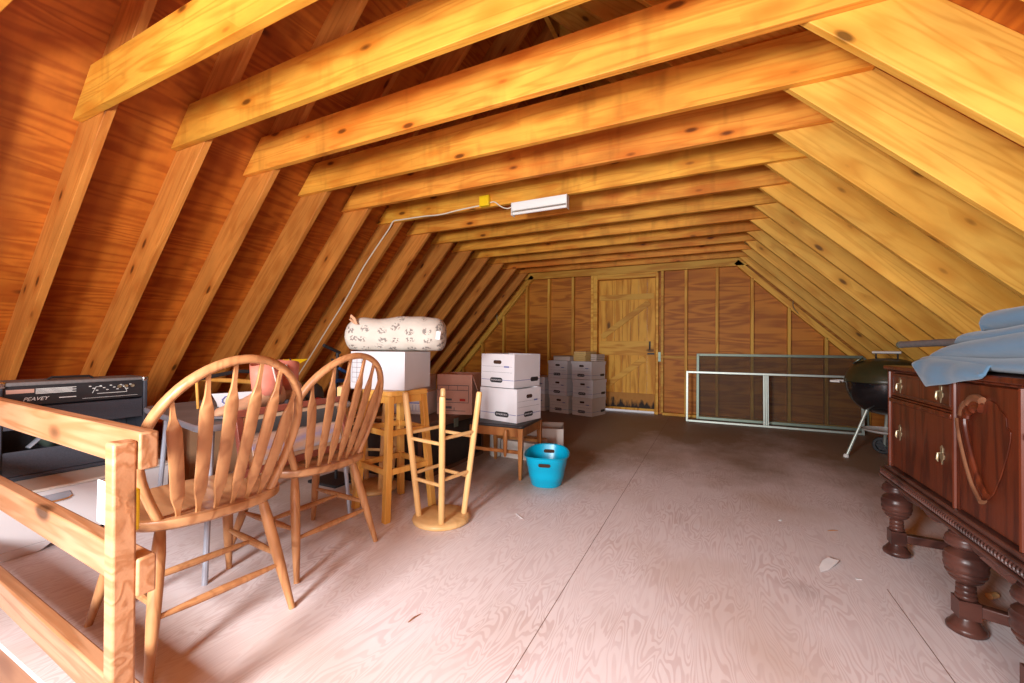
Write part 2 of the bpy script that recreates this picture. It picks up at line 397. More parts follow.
def slab(name, x0, z0, x1, z1, off, th, y0, y1, mat):
    """sloped sheathing lying outside the rafters"""
    d = Vector((x1 - x0, 0, z1 - z0)); L = d.length; d.normalize(); n = Vector((-d.z, 0, d.x))
    if n.z < 0: n = -n
    Mx = Matrix((d, Vector((0, 1, 0)), d.cross(Vector((0, 1, 0))))).transposed().to_4x4()
    Mx.translation = Vector(((x0 + x1) / 2, (y0 + y1) / 2, (z0 + z1) / 2)) + n * (off + th / 2)
    mb = MB(); mb.box((0, 0, 0), (L + .7, y1 - y0, th))
    o = mb.build(name, mat); o.matrix_world = Mx
    return struct(o)
# grain of the sheathing runs along the building: local Y is the long way
M['sheathY'] = wood('plywood_roof_sheathing', (.55, .155, .016), (.34, .070, .006), sc=(7.5, .8, 5), rings=8, mottle=.2, sharp=1.3, knots=.22, knotsc=(5.5, 2, 5.5), vary=0, stain=(.34, .08, .012), streak=.3, contrast=.75)
slab('wall_left', FL, 0, XA, ZA, DEP, .02, YB, YW + .05, M['sheathY'])
slab('wall_right', FR, 0, XA, ZA, DEP, .02, YB, YW + .05, M['sheathY'])

# floor with the stairwell opening at the left front
HX0, HX1, HY1 = -3.45, -1.19, .507
fb = MB()
for a, b_ in (((-5.5, HY1, -.02), (3.2, YW + .02, 0)), ((HX1, YB, -.02), (3.2, HY1, 0)), ((-5.5, YB, -.02), (HX0, HY1, 0))):
    fb.span(a, b_)
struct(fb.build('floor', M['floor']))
sb = MB(); sb.span((HX0, HY1, -.36), (HX1 + .02, HY1 + .02, -.021)); struct(sb.build('trim_1', M['stairside']))
sb = MB(); sb.span((HX1, YB, -.36), (HX1 + .02, HY1, -.021)); struct(sb.build('trim_2', M['stairside']))
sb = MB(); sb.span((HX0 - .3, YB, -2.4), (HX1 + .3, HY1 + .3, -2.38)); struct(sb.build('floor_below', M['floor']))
# plywood seams: thin dark grooves lying on the sheet joints
for i, x in enumerate((-.55, .66)):
    g = MB(); g.span((x - .0013, .3, -.001), (x + .0013, YW - .02 if i == 0 else 2.25, .0006)); struct(g.build('trim_%d' % (3 + i), M['seam']))

# far gable: sheathing with a door opening
DX0, DX1, DZ = -1.65, -.765, 2.075
gb = MB(); fnw = lambda a, b, h: (a, h, b)
gb.prism([(-5.3, 0), (DX0, 0), (DX0, ZA)], YW, YW + .02, fnw)
gb.prism([(DX1, 0), (2.95, 0), (DX1, 3.75)], YW, YW + .02, fnw)
gb.prism([(DX0, DZ), (DX1, DZ), (DX1, 3.7), (XA, ZA + .3), (DX0, ZA)], YW, YW + .02, fnw)
struct(gb.build('wall_back', M['gable']))

ordw = ['first', 'second', 'third', 'fourth', 'fifth', 'sixth', 'seventh', 'eighth', 'ninth', 'tenth', 'eleventh', 'twelfth', 'thirteenth', 'fourteenth']
def beam(name, poly, ylen, mat, ang, org):
    """poly given in world x,z; local X follows the member"""
    c, s_ = math.cos(ang), math.sin(ang)
    mb = MB()
    pl = [((x - org[0]) * c + (z - org[1]) * s_, -(x - org[0]) * s_ + (z - org[1]) * c) for x, z in poly]
    mb.prism(pl, 0, ylen, lambda a, b, h: (a, h, b))
    o = mb.build(name, mat, bevel=.003)
    o.rotation_euler = (0, -ang, 0)
    return o
def raf_poly(side):
    if side < 0:
        d = Vector((1, TL)).normalized(); n = Vector((-d.y, d.x)); a = Vector((FL, 0)); b = Vector((XA, ZA))
    else:
        d = Vector((-1, TR)).normalized(); n = Vector((d.y, -d.x)); a = Vector((FR, 0)); b = Vector((XA, ZA))
        n = Vector((TR, 1)).normalized()
    o1 = a + n * DEP; o1 = o1 - d * (o1.y / d.y)           # plumb: foot cut level with the floor
    o2 = b + n * DEP; o2 = o2 + d * ((XA - o2.x) / d.x)    # plumb cut at the ridge
    return [tuple(a), tuple(b), tuple(o2), tuple(o1)]
for side, nm, ang, org in ((-1, 'left', aL, (XL, ZT)), (1, 'right', -aR, (XR, ZT))):
    src = None
    for k in range(NB):
        lab = 'pine rafter on the %s roof slope, %s from the camera' % (nm, ordw[k])
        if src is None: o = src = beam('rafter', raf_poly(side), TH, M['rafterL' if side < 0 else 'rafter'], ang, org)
        else: o = src.copy(); C.objects.link(o)
        o.location = (org[0], Y0 + k * SP, org[1])
        tag(o, lab, 'rafter', 'rafters of the %s slope' % nm)
src = None
def xin_left(z, off): return XL + (z - ZT) / TL - off / math.sin(aL)
def xin_right(z, off): return XR - (z - ZT) / TR + off / math.sin(aR)
zt2 = ZT + .235
tp = [(xin_left(ZT, DEP - .015), ZT), (xin_right(ZT, DEP - .015), ZT), (xin_right(zt2, DEP - .015), zt2), (xin_left(zt2, DEP - .015), zt2)]
for k in range(NB):
    if src is None: o = src = beam('ceiling_joist', tp, TH, M['tie'], 0, (-1.24, ZT))
    else: o = src.copy(); C.objects.link(o)
    o.location = (-1.24, Y0 + k * SP - TH - .001, ZT - (.035 if k == 1 else 0))
    tag(o, 'golden pine ceiling joist spanning the attic overhead, %s from the camera' % ordw[k], 'joist', 'ceiling joists')
rb = MB(); rb.span((XA - .02, -.3, ZA + .02), (XA + .02, YW, ZA + .24)); struct(rb.build('trim_5', M['rafter']))

# far gable framing
sd = .089; yf = YW - sd - .001
def stud_top(x): return min(2.155, ZT - .10 + TL * (x - XL) if x < XL else 9, ZT - .10 - TR * (x - XR) if x > XR else 9)
src = None
for i, (x, lab) in enumerate(((-4.17, 'leftmost short'), (-3.764, 'second short'), (-3.334, 'third'), (-2.887, 'fourth'), (-2.481, 'fifth'), (-2.06, 'sixth'), (-.344, 'seventh'), (.062, 'eighth'), (.493, 'ninth'), (.92, 'tenth'), (1.319, 'eleventh'), (1.74, 'rightmost short'))):
    z1 = stud_top(x) - .005
    mb = MB(); mb.box((0, 0, 0), (z1 - .042, .038, sd)); o = mb.build('wall_stud', M['stud'], bevel=.002)
    o.matrix_world = Matrix(((0, 1, 0, x), (0, 0, 1, YW - sd / 2 - .001), (1, 0, 0, (z1 + .042) / 2), (0, 0, 0, 1)))
    tag(o, '%s pine stud from the left slope on the far gable, %s of the door' % (ordw[i], 'left' if x < -1.2 else 'right'), 'stud', 'far gable studs')
def trim(n, a, b_, mat=None):
    mb = MB(); mb.span(a, b_); return struct(mb.build('trim_%d' % n, mat or M['stud'], bevel=.002))
trim(6, (XL - .16, yf, 2.157), (XR + .17, YW - .002, 2.33))
trim(7, (-5.0, yf, .002), (DX0 - .06, YW - .002, .04)); trim(8, (DX1 + .10, yf, .002), (2.5, YW - .002, .04))
for n, (x0, z0, x1, z1, sg) in ((9, (FL, 0, XL, ZT, 1)), (10, (XR, ZT, FR, 0, 1))):
    d = Vector((x1 - x0, 0, z1 - z0)).normalized(); nn = Vector((d.z, 0, -d.x))
    if nn.z > 0: nn = -nn
    mb = MB(); L = (Vector((x1, 0, z1)) - Vector((x0, 0, z0))).length
    mb.box((0, 0, 0), (L, sd, .075), None)
    o = struct(mb.build('trim_%d' % n, M['stud'], bevel=.002))
    c = Vector(((x0 + x1) / 2, YW - sd / 2 - .001, (z0 + z1) / 2)) + nn * .042
    o.matrix_world = Matrix(((d.x, 0, -d.z, c.x), (0, 1, 0, c.y), (d.z, 0, d.x, c.z), (0, 0, 0, 1)))
trim(11, (DX1 + .10, yf + .02, .845), (.04, YW - .002, .887))

# door
door = bpy.data.objects.new('door_1', None); C.objects.link(door); door.location = ((DX0 + DX1) / 2, YW, 0); struct(door)
door['label'] = 'old plank door with diagonal braces in the far gable'
cx = (DX0 + DX1) / 2; W = DX1 - DX0
mb = MB(); pw = (W - .02) / 7
for i in range(7): mb.span((-W / 2 + .01 + i * pw + .0015, -.012, .034), (-W / 2 + .01 + (i + 1) * pw - .0015, .012, DZ - .006))
mb.build('plank_panel', M['door'], door, bevel=.002)
for z0, z1 in ((1.75, 1.835), (.885, 1.105)):
    mb = MB(); mb.span((-W / 2 + .02, -.036, z0), (W / 2 - .03, -.0125, z1)); mb.build('ledger_board', M['stud'], door, bevel=.002)
mb = MB(); mb.span((-W / 2 + .015, -.036, .075), (W / 2 - .02, -.0125, .30)); mb.build('ledger_board', M['rot'], door, bevel=.002, label='rotted lowest ledger board, black along its edge')
mb = MB(); mb.bar((-W / 2 + .06, -.025, 1.17), (W / 2 - .10, -.025, 1.70), .023, .085, (0, 0, 1)); mb.build('brace', M['stud'], door, bevel=.002)
mb = MB(); mb.bar((-W / 2 + .06, -.025, .345), (W / 2 - .16, -.025, .84), .023, .085, (0, 0, 1)); mb.build('brace', M['stud'], door, bevel=.002)
mb = MB(); mb.span((W / 2 - .10, -.05, .98), (W / 2 - .075, -.037, 1.10)); mb.span((W / 2 - .12, -.06, .90), (W / 2 - .02, -.037, .925)); mb.tube([(W / 2 - .09, -.04, 1.06), (W / 2 - .09, -.075, 1.05), (W / 2 - .09, -.075, .99), (W / 2 - .09, -.04, .97)], .006)
mb.build('latch', M['black'], door)
for xa, xb in ((-W / 2 - .105, -W / 2 - .066), (-W / 2 - .064, -W / 2 - .002), (W / 2 + .002, W / 2 + .04), (W / 2 + .075, W / 2 + .113)):
    mb = MB(); mb.span((xa, -sd, 0.042 if xb > 0 and xa > W / 2 + .05 else .005), (xb, .0, 2.155)); mb.build('door_jamb', M['stud'], door, bevel=.002)
mb = MB(); mb.span((-W / 2 - .001, -sd, DZ + .004), (W / 2 + .001, 0, 2.155)); mb.build('door_header', M['stud'], door, bevel=.002)
mb = MB(); mb.span((-W / 2 - .03, .0205, .0), (-W / 2 + .03, .04, DZ + .03)); mb.span((W / 2 - .03, .0205, .0), (W / 2 + .03, .04, DZ + .03)); mb.span((-W / 2 + .0305, .0205, DZ - .03), (W / 2 - .0305, .04, DZ + .03)); mb.build('door_stop', M['door'], door)
mb = MB(); mb.span((W / 2 + .04, -sd - .006, .80), (W / 2 + .075, -sd + .02, .94)); mb.build('keeper_plate', M['alu'], door)
sill = MB(); sill.span((DX0 - .1, YW + .02, -.03), (DX1 + .1, YW + .6, -.004)); struct(sill.build('trim_12', plain('grey_sill', (.5, .5, .52), .7)))

# near gable behind the camera with the stair landing window that lights the room
nb = MB(); wy = YB
ux0, ux1, uz0, uz1 = -.30, .90, .62, 1.22  # opening for the added fill light, not a known window
wx0, wx1, wz0, wz1 = -1.50, -.60, .80, 1.65
for poly in ([(-5.4, 0), (wx0, 0), (wx0, ZA - .2)], [(wx1, 0), (2.9, 0), (uz0 * 0 + 2.9, .2), (1.6, uz0), (wx1, uz0)], [(wx1, uz1), (1.0, uz1), (wx1, ZA - .5)], [(wx1, uz0 + .0), (ux0, uz0), (ux0, uz1), (wx1, uz1)], [(ux1, uz0), (1.6, uz0), (1.0, uz1), (ux1, uz1)], [(wx0, 0), (wx1, 0), (wx1, wz0), (wx0, wz0)], [(wx0, wz1), (wx1, wz1), (wx1, ZA - .5), (XA, ZA + .2), (wx0, ZA - .2)]):
    nb.prism(poly, wy - .02, wy, fnw)
struct(nb.build('wall_front', M['gable']))
# ------------------------------------------------------------------ guard rail round the stairwell
gr = thing('guard_railing', 'rough timber guard railing with one post at the left front corner', 'railing', (-1.24, .4715, 0), R(-2))
mb = MB(); mb.add([(x, y + (.010 if z < 0 else 0), z) for z in (-.30, .772) for x, y in ((-.0225, -.0225), (.0225, -.0225), (.0225, .0225), (-.0225, .0225))], [(0, 3, 2, 1), (4, 5, 6, 7), (0, 1, 5, 4), (1, 2, 6, 5), (2, 3, 7, 6), (3, 0, 4, 7)]); mb.build('post', M['rail'], gr, bevel=.006)
for z in (.070, .404, .701):
    mb = MB(); mb.box((0, 0, 0), (2.6, .038, .089)); o = mb.build('rail', M['rail'], gr, bevel=.005); o.location = (.028 - 1.3, .0425, z + .0445)
jb = thing('electrical_box', 'small yellow electrical box, lit side painted white, fixed behind the railing post', 'box', (-1.355, .508, .54), R(-2))
mb = MB(); mb.span((-.08, -.006, 0), (.083, .018, .102)); mb.build('box_body', M['yellow'], jb, bevel=.004)
mb = MB(); mb.span((-.085, -.0105, -.004), (.078, -.0065, .106)); mb.build('front_plate', M['whiteplastic'], jb, bevel=.002)  # white plate paints in the glare on the side facing the window

# ------------------------------------------------------------------ windsor chairs (local: front = +Y, seat centre at origin)
def windsor(label):
    t = thing('windsor_chair', label, 'chair')
    # saddle seat
    mb = MB()
    n = 44; out = []
    for i in range(n):
        a = 2 * PI * i / n
        x = math.copysign(abs(math.cos(a)) ** .82, math.cos(a)) * (.240 if math.sin(a) > 0 else .248)
        y = math.copysign(abs(math.sin(a)) ** .72, math.sin(a)) * (.22 if math.sin(a) > 0 else .228)
        out.append((x, y))
    rings = [(0, .438), (.5, .440), (.8, .447), (.95, .452), (.99, .450), (1, .443), (.995, .425), (.94, .416), (.6, .414), (0, .414)]
    vs = []; fs = []
    for q, z in rings:
        for x, y in out: vs.append((x * q, y * q, z))
    for r in range(len(rings) - 1):
        for i in range(n): fs.append((r * n + i, r * n + (i + 1) % n, (r + 1) * n + (i + 1) % n, (r + 1) * n + i))
    mb.add(vs, fs); mb.build('seat', M['oakseat'], t, ang=50)
    # turned splayed legs
    legs = {}
    for sx in (-1, 1):
        for sy in (-1, 1):
            a = Vector((sx * .155, -.13 if sy < 0 else .14, .418)); b = Vector((sx * (.215 if sy < 0 else .225), -.245 if sy < 0 else .265, 0))
            legs[(sx, sy)] = (a, b)
            mb = MB(); f = [0, .08, .2, .4, .62, .85, .97, 1]; rr = [.0135, .0165, .0195, .0195, .018, .0135, .0115, .012]
            mb.tube([a.lerp(b, q) for q in f], rr, 12); lo = mb.build('leg', M['oak'], t)
            g = MB(); g.lathe([(.010, 0), (.010, .006), (.007, .008)], 10, Matrix.Translation(b + Vector((0, 0, -.001)))); g.build('foot_glide', M['chrome'], lo)
    def rung(p, q, rm, nm='stretcher'):
        mb = MB(); mb.tube([p.lerp(q, s) for s in (0, .1, .3, .5, .7, .9, 1)], [.007, .009, .0125, rm, .0125, .009, .007], 10); return mb.build(nm, M['oak'], t)
    L = lambda k, z: legs[k][0].lerp(legs[k][1], 1 - z / .418)
    rung(L((-1, -1), .165), L((1, -1), .165), .0135)
    for sx in (-1, 1): rung(L((sx, -1), .20), L((sx, 1), .20), .0135)
    rung(L((-1, -1), .20).lerp(L((-1, 1), .20), .5), L((1, -1), .20).lerp(L((1, 1), .20), .5), .0135)
    # hoop back
    H = .525; lean = .30
    def plane(x, h): return Vector((x, -.185 - .015 - h * lean * (1 - .1 * h) + (x / .23) ** 2 * .078 * (1 - .55 * min(1, h / .5)), .447 + h * .965))
    pts = []
    for i in range(41):
        a = PI * (i / 40) * 1.0
        # bow: nearly straight sides that swell, then a round arch
        u = i / 40 * 2 - 1
        s_ = 1 - abs(u)
        h = H * math.sin(min(1, s_ * 1.02) * PI / 2) ** .92
        x = math.copysign(1, u) * (.170 + .068 * math.sin(PI / 2 * min(1, h / (.5 * H)))) * math.sqrt(max(0, 1 - max(0, (h / H - .46) / .54) ** 2.0)) if abs(u) > 1e-6 else 0
        pts.append(plane(x, h))
    mb = MB(); mb.tube(pts, [.0145] * 41, 12, sq=(1.28, .95), nrm=(0, -1, -.3)); bow = mb.build('bow', M['oak'], t, ang=60)
    # arrow spindles
    def bow_h(xt):
        best = min(pts, key=lambda p: abs(p.x - xt) + (0 if p.z > .70 else 9)); return best
    ns = 6
    for i in range(ns):
        u = (i - (ns - 1) / 2) / ((ns - 1) / 2)
        top = bow_h(u * .196); bx = u * .124
        bot = Vector((bx, -.178 + (bx / .2) ** 2 * .05 - .012, .446))
        prof = [(0, .0065), (.04, .0068), (.09, .010), (.15, .0160), (.19, .0184), (.35, .0188), (.55, .0194), (.70, .0196), (.745, .0180), (.79, .0128), (.83, .0085), (.88, .0066), (1, .006)]
        mb = MB(); d = (top - bot)
        ax = Vector((1, 0, 0)); ax = (ax - d.normalized() * ax.dot(d.normalized())).normalized(); nrm = d.normalized().cross(ax)
        vs = []; fs = []
        for f, w in prof:
            c = bot + d * f + Vector((0, -.012 * math.sin(PI * f), 0)); th = .0055
            for sxx, sz in ((-1, -.6), (-.85, -1), (.85, -1), (1, -.6), (1, .6), (.85, 1), (-.85, 1), (-1, .6)):
                vs.append(c + ax * w * sxx + nrm * th * sz)
        for k in range(len(prof) - 1):
            for q in range(8): fs.append((k * 8 + q, k * 8 + (q + 1) % 8, (k + 1) * 8 + (q + 1) % 8, (k + 1) * 8 + q))
        fs += [tuple(range(8)), tuple(range(len(prof) * 8 - 8, len(prof) * 8))]
        mb.add(vs, fs); mb.build('spindle', M['oak'], t, ang=40)
    return t
def face(dx, dy): return math.atan2(dy, dx) - PI / 2
w1 = windsor('oak hoop-back chair with arrow spindles, nearest the camera just behind the railing post')
w1.location = (-1.700, .872, 0); w1.rotation_euler = (0, 0, face(-1, .10)); w1['group'] = 'hoop-back dining chairs'
w2 = dup(w1, (-1.800, 1.405, 0), face(-1, .05), 'oak hoop-back chair with arrow spindles, the further one, beside the upright stool')

# ------------------------------------------------------------------ low cream chest with the amplifier
ch = thing('storage_chest', 'cream storage chest with a metal cup pull, under the black amplifier', 'chest', (-2.9, .985, 0))
mb = MB(); mb.span((-.62, -.340, .04), (0, .340, .285)); mb.build('body', M['cream'], ch, bevel=.004)
mb = MB(); mb.span((-.64, -.352, .2855), (.012, .352, .300)); mb.build('lid', M['creamtop'], ch, bevel=.006, label='cream lid with a darker joint beneath')
mb = MB(); mb.span((-.6, -.33, .2852), (.0035, .33, .2856)); mb.build('lid_joint', M['hole'], ch)
pl = [(-.34, 0), (-.19, 0), (-.17, .006), (-.14, .026), (-.11, .0395), (.11, .0395), (.14, .026), (.17, .006), (.19, 0), (.34, 0), (.34, .04), (-.34, .04)]
mb = MB(); mb.prism(pl, -.03, 0, lambda a, b, h: (h, a, b)); mb.build('plinth', M['cream'], ch, bevel=.002)
mb = MB(); pc = [(-.09, .262), (.02, .262), (.03, .235), (.02, .226), (-.07, .226), (-.088, .240)]
mb.prism(pc, .001, .006, lambda a, b, h: (h, a - .10, b)); hd = mb.build('cup_pull', M['steelblue'], ch, bevel=.002)
mb = MB(); mb.tube([(.006, -.182, .2305), (.014, -.14, .2275), (.014, -.10, .2275), (.006, -.082, .229), (.006, -.072, .238)], .004, 8); mb.build('pull_lip', M['bench'], hd)

am = thing('guitar_amplifier', 'black guitar amplifier with open back standing on the cream chest', 'amplifier', (-3.14, 1.005, .3035), R(-3))
y0_, y1_, zt_ = -.285, .305, .475
mb = MB()
mb.span((-.25, y0_, 0), (0, y0_ + .02, zt_)); mb.span((-.25, y1_ - .02, 0), (0, y1_, zt_)); mb.span((-.25, y0_ + .02, 0), (0, y1_ - .02, .02)); mb.span((-.25, y0_ + .02, .02), (-.235, y1_ - .02, zt_))
mb.build('cabinet', M['tolex'], am, bevel=.005)
mb = MB(); mb.span((-.25, y0_, zt_ + .0005), (0, y1_, zt_ + .02)); mb.build('top_panel', M['tolextop'], am, bevel=.006, label='dusty grey top panel')
mb = MB(); mb.tube([(-.12, -.09, zt_ + .022), (-.12, -.075, zt_ + .033), (-.12, .075, zt_ + .033), (-.12, .09, zt_ + .022)], .009, 8, sq=(.7, 1.6)); mb.build('carry_handle', M['rubber'], am)
mb = MB(); mb.span((-.03, y0_ + .021, .375), (-.012, y1_ - .021, .474)); cp_ = mb.build('control_panel', M['black'], am, bevel=.001)
MX = Matrix(((0, 0, 1, -.0115), (1, 0, 0, 0), (0, 1, 0, 0), (0, 0, 0, 1)))
lettering('brand_lettering', 'PEAVEY', .026, Matrix.Translation((0, -.155, .405)) @ MX, M['whiteplastic'], cp_, .35)
mb = MB(); mb.span((-.0118, y0_ + .03, .438), (-.0108, y0_ + .125, .458)); mb.build('warning_strip', M['pinkcard'], cp_)
mb = MB()
for i in range(5): mb.span((-.0118, -.155, .455 - i * .006), (-.0108, -.155 + .15 * (1 - .1 * (i % 2)), .458 - i * .006))
for i in range(14):
    u = i / 13; mb.span((-.0118, .045 + u * .19, .452 - .012 * (i % 3)), (-.0108, .055 + u * .19, .456 - .012 * (i % 3)))
mb.span((-.0118, .08, .41), (-.0108, .21, .4125)); mb.span((-.0118, -.07, .402), (-.0108, -.005, .406)); mb.span((-.0118, .02, .388), (-.0108, .26, .3895))
mb.tube([(-.0112, .06, .415), (-.0112, .075, .45), (-.0112, .10, .45)], .0012, 6); mb.tube([(-.0112, .21, .415), (-.0112, .195, .45), (-.0112, .17, .45)], .0012, 6)
mb.build('printed_marks', M['whiteplastic'], cp_)
for i in range(3):
    mb = MB(); mb.lathe([(.009, 0), (.009, .006), (.005, .006), (.005, .001)], 14, Matrix.Translation((-.012, .175 + i * .03, .445)) @ Matrix.Rotation(PI / 2, 4, 'Y')); mb.build('jack_socket', M['brass'], cp_)
mb = MB(); mb.span((-.02, y0_ + .021, .255), (-.008, y1_ - .021, .365)); mb.build('upper_back_panel', M['tolex'], am, bevel=.002)
mb = MB(); mb.span((-.02, y0_ + .021, .021), (-.008, y1_ - .021, .145)); lb = mb.build('lower_back_panel', M['tolex'], am, bevel=.002)
mb = MB(); mb.span((-.0078, -.005, .118), (-.0068, .06, .140)); mb.build('rating_label', M['white2'], lb)
mb = MB(); mb.lathe([(.10, 0), (.095, .02), (.055, .06), (.045, .06), (.045, .10), (0, .10)], 24, Matrix.Translation((-.232, -.02, .2)) @ Matrix.Rotation(PI / 2, 4, 'Y')); mb.build('speaker_driver', M['alu'], am)
mb = MB(); mb.tube([(-.05, -.17, .15), (-.06, -.12, .20), (-.09, -.06, .215)], .016, 8, sq=(.5, 1.3)); mb.build('wire_bundle', M['steelblue'], am)
for y in (y0_ + .012, y1_ - .012):
    mb = MB(); mb.box((-.010, y, zt_ + .008), (.03, .032, .034)); mb.build('corner_cap', M['chrome'], am, bevel=.008)

# ------------------------------------------------------------------ folding table with boots and odds and ends
tb = thing('folding_table', 'grey-topped folding table with metal legs behind the two hoop-back chairs', 'table', (-2.25, 1.40, 0))
def rpoly(P, r, n=6):
    o = []; P = [Vector(p) for p in P]
    for i, p in enumerate(P):
        a = (P[i - 1] - p).normalized(); b = (P[(i + 1) % len(P)] - p).normalized()
        for k in range(n + 1):
            f = k / n; q = (p + a * r).lerp(p, f).lerp(p.lerp(p + b * r, f), f); o.append((q.x, q.y))
    return o
TT = [(.38, -.44), (.31, .43), (-.50, .43), (-.50, -.27)]
def rrect(x0, y0, x1, y1, r, n=6):
    o = []
    for cx_, cy_, a0 in ((x1 - r, y1 - r, 0), (x0 + r, y1 - r, 90), (x0 + r, y0 + r, 180), (x1 - r, y0 + r, 270)):
        for i in range(n + 1): o.append((cx_ + r * math.cos(R(a0 + 90 * i / n)), cy_ + r * math.sin(R(a0 + 90 * i / n))))
    return o
mb = MB(); mb.prism(rpoly(TT, .08), .645, .662, lambda a, b, h: (a, b, h)); mb.build('table_top', M['slate'], tb, bevel=.003)
mb = MB(); mb.tube([(a, b, .648) for a, b in rpoly(TT, .08)], .011, 8, sq=(1.3, .6), closed=True); mb.build('edge_band', M['steelblue'], tb)
for x, y, dx, dy in ((.33, -.37, .025, -.03), (.27, .36, .10, -.01), (-.40, -.20, -.05, -.02), (-.40, .36, -.05, .02)):
    mb = MB(); mb.tube([(x, y, .643), (x + dx, y + dy, 0)], .0115, 10); mb.build('leg', M['steelblue'], tb)

def boot(label):
    t = thing('cowboy_boot', label, 'boot')
    # stations along the boot: (y, halfwidth, zlow, zhigh) laid out toe (-y) to heel
    mb = MB()
    st = [(-.155, .012, .018, .040), (-.14, .030, .014, .058), (-.10, .041, .014, .072), (-.05, .042, .016, .088), (-.01, .038, .022, .115), (.03, .036, .030, .15), (.075, .036, .036, .16), (.115, .030, .036, .15), (.13, .012, .045, .12)]
    n = 14; vs = []
    for y, w, z0, z1 in st:
        for k in range(n):
            a = 2 * PI * k / n; vs.append((math.cos(a) * w, y, (z0 + z1) / 2 + math.sin(a) * (z1 - z0) / 2))
    fs = [(i * n + k, i * n + (k + 1) % n, (i + 1) * n + (k + 1) % n, (i + 1) * n + k) for i in range(len(st) - 1) for k in range(n)]
    fs += [tuple(range(n)), tuple(range(len(st) * n - n, len(st) * n))]
    mb.add(vs, fs); mb.build('foot', M['tan'], t, label='tan suede foot', ang=60)
    mb = MB(); prof = [(.10, .047, .052, .052), (.15, .046, .058, .050), (.21, .048, .062, .048), (.265, .050, .064, .048)]
    n = 20; vs = []
    for z, a_, b_, yc in prof:
        for k in range(n):
            a = 2 * PI * k / n; vs.append((math.cos(a) * a_, yc + math.sin(a) * b_, z + (.022 * math.cos(a) ** 2 if z > .26 else 0)))
    fs = [(i * n + k, i * n + (k + 1) % n, (i + 1) * n + (k + 1) % n, (i + 1) * n + k) for i in range(len(prof) - 1) for k in range(n)]
    mb.add(vs, fs); sh = mb.build('shaft', M['pink'], t, solid=.004, ang=60, label='pink leather shaft')
    mb = MB()
    for i in range(7):
        z = .13 + i * .02; mb.box((.026, .001 - .0008 * i, z), (.007, .007, .007))
    mb.build('stud_trim', M['black'], sh)
    mb = MB(); mb.tube([(.05, .035, .25), (.057, .03, .26), (.06, .05, .15)], .003, 6); mb.build('pull_strap', M['white2'], sh)
    mb = MB(); pl_ = [(-.165, 0), (-.15, -.035), (-.08, -.045), (.0, -.034), (.03, -.032), (.03, .032), (0, .034), (-.08, .045), (-.15, .035)]
    mb.prism(pl_, 0.006, .02, lambda a, b, h: (b, a, h)); mb.span((-.032, .06, 0), (.032, .135, .036)); mb.build('sole', M['sole'], t, bevel=.003)
    return t
b1 = boot('nearer pink and tan boot of the pair on the grey table, toe pointing left'); b1.location = (-2.00, 1.265, .663); b1.rotation_euler = (0, 0, R(4)); b1.scale = (1.2, 1.2, .88); b1['group'] = 'pair of pink boots'
b2 = dup(b1, (-2.17, 1.47, .663), R(-10), 'further pink and tan boot of the pair on the grey table, half hidden')
cd = thing('greeting_card', 'white printed folded card standing beside the pink boots on the grey table', 'card', (-2.33, 1.37, .663), R(72))
mb = MB(); mb.prism([(-.075, .0), (.075, .0), (.115, .075), (-.11, .075)], 0, .002, lambda a, b, h: (a, h + b * .15, b)); fr_ = mb.build('front', M['white'], cd)
mb = MB(); mb.prism([(-.075, .0), (.075, .0), (.1, .07), (-.09, .07)], 0, .002, lambda a, b, h: (a, h + .05 - b * .15, b)); mb.build('back', M['white'], cd)
mb = MB()
for i in range(9):
    a = i * .7; mb.tube([(-.04 + math.cos(a) * .012 * (1 + i * .25), .004 + (.038 + math.sin(a) * .02) * .15 - .0055, .038 + math.sin(a) * .02), (-.04 + math.cos(a + .9) * .012 * (1 + i * .3), .004 + (.038 + math.sin(a + .9) * .022) * .15 - .0055, .038 + math.sin(a + .9) * .022)], .003, 6)
mb.build('drawing', M['blueink'], fr_)
sk = thing('wooden_bow', 'long tan stick with a black strap lying behind the boots on the grey table', 'stick', (-2.42, 1.42, .665))
mb = MB(); mb.tube([(.02, -.22, .155), (.0, .0, .13), (-.02, .20, .10), (-.02, .28, .012)], [.008, .013, .015, .012], 8, sq=(1, .7)); mb.build('stick', M['stool2'], sk)
mb = MB(); mb.tube([(.03, -.24, .15), (.02, .0, .185), (-.01, .22, .165), (-.02, .27, .02)], .008, 8, sq=(1.3, .6)); mb.build('strap', M['black'], sk)
mb = MB(); mb.tube([(.02, -.21, .155), (.02, -.20, .0)], .007, 8); mb.build('prop', M['stool2'], sk)
fl_ = thing('pennant', 'small yellow triangular pennant above the far end of the grey table', 'flag', (-2.42, 1.75, .663))
mb = MB(); mb.tube([(0, 0, 0), (0, 0, .25)], .005, 8); mb.build('pole', M['black'], fl_)
mb = MB(); mb.prism([(-.03, .13), (-.045, .245), (.13, .245), (.02, .20), (.01, .15)], -.004, .004, lambda a, b, h: (h + .004 + .01 * math.sin(a * 30), a, b)); mb.build('cloth', M['yellow'], fl_)
cpn = thing('cap', 'dark grey cap lying at the right end of the grey table', 'cap', (-2.26, 1.76, .663), R(-60))
mb = MB(); mb.lathe([(.088, 0), (.09, .03), (.078, .075), (.045, .103), (0, .112)], 20); mb.build('crown', M['tolex'], cpn)
mb = MB(); mb.prism([(.075 * math.cos(R(a)), -.06 - .08 * math.sin(R(a))) for a in range(0, 181, 15)], .006, .011, lambda a, b, h: (a, b, h)); mb.build('peak', M['rubber'], cpn)
rd = thing('red_handled_tool', 'small red and black tool in front of the cap on the grey table', 'tool', (-2.05, 1.62, .664), R(30))
mb = MB(); mb.tube([(0, 0, .012), (.0, .08, .016), (.0, .13, .012)], [.010, .013, .009], 8); mb.build('handle', M['redink'], rd)
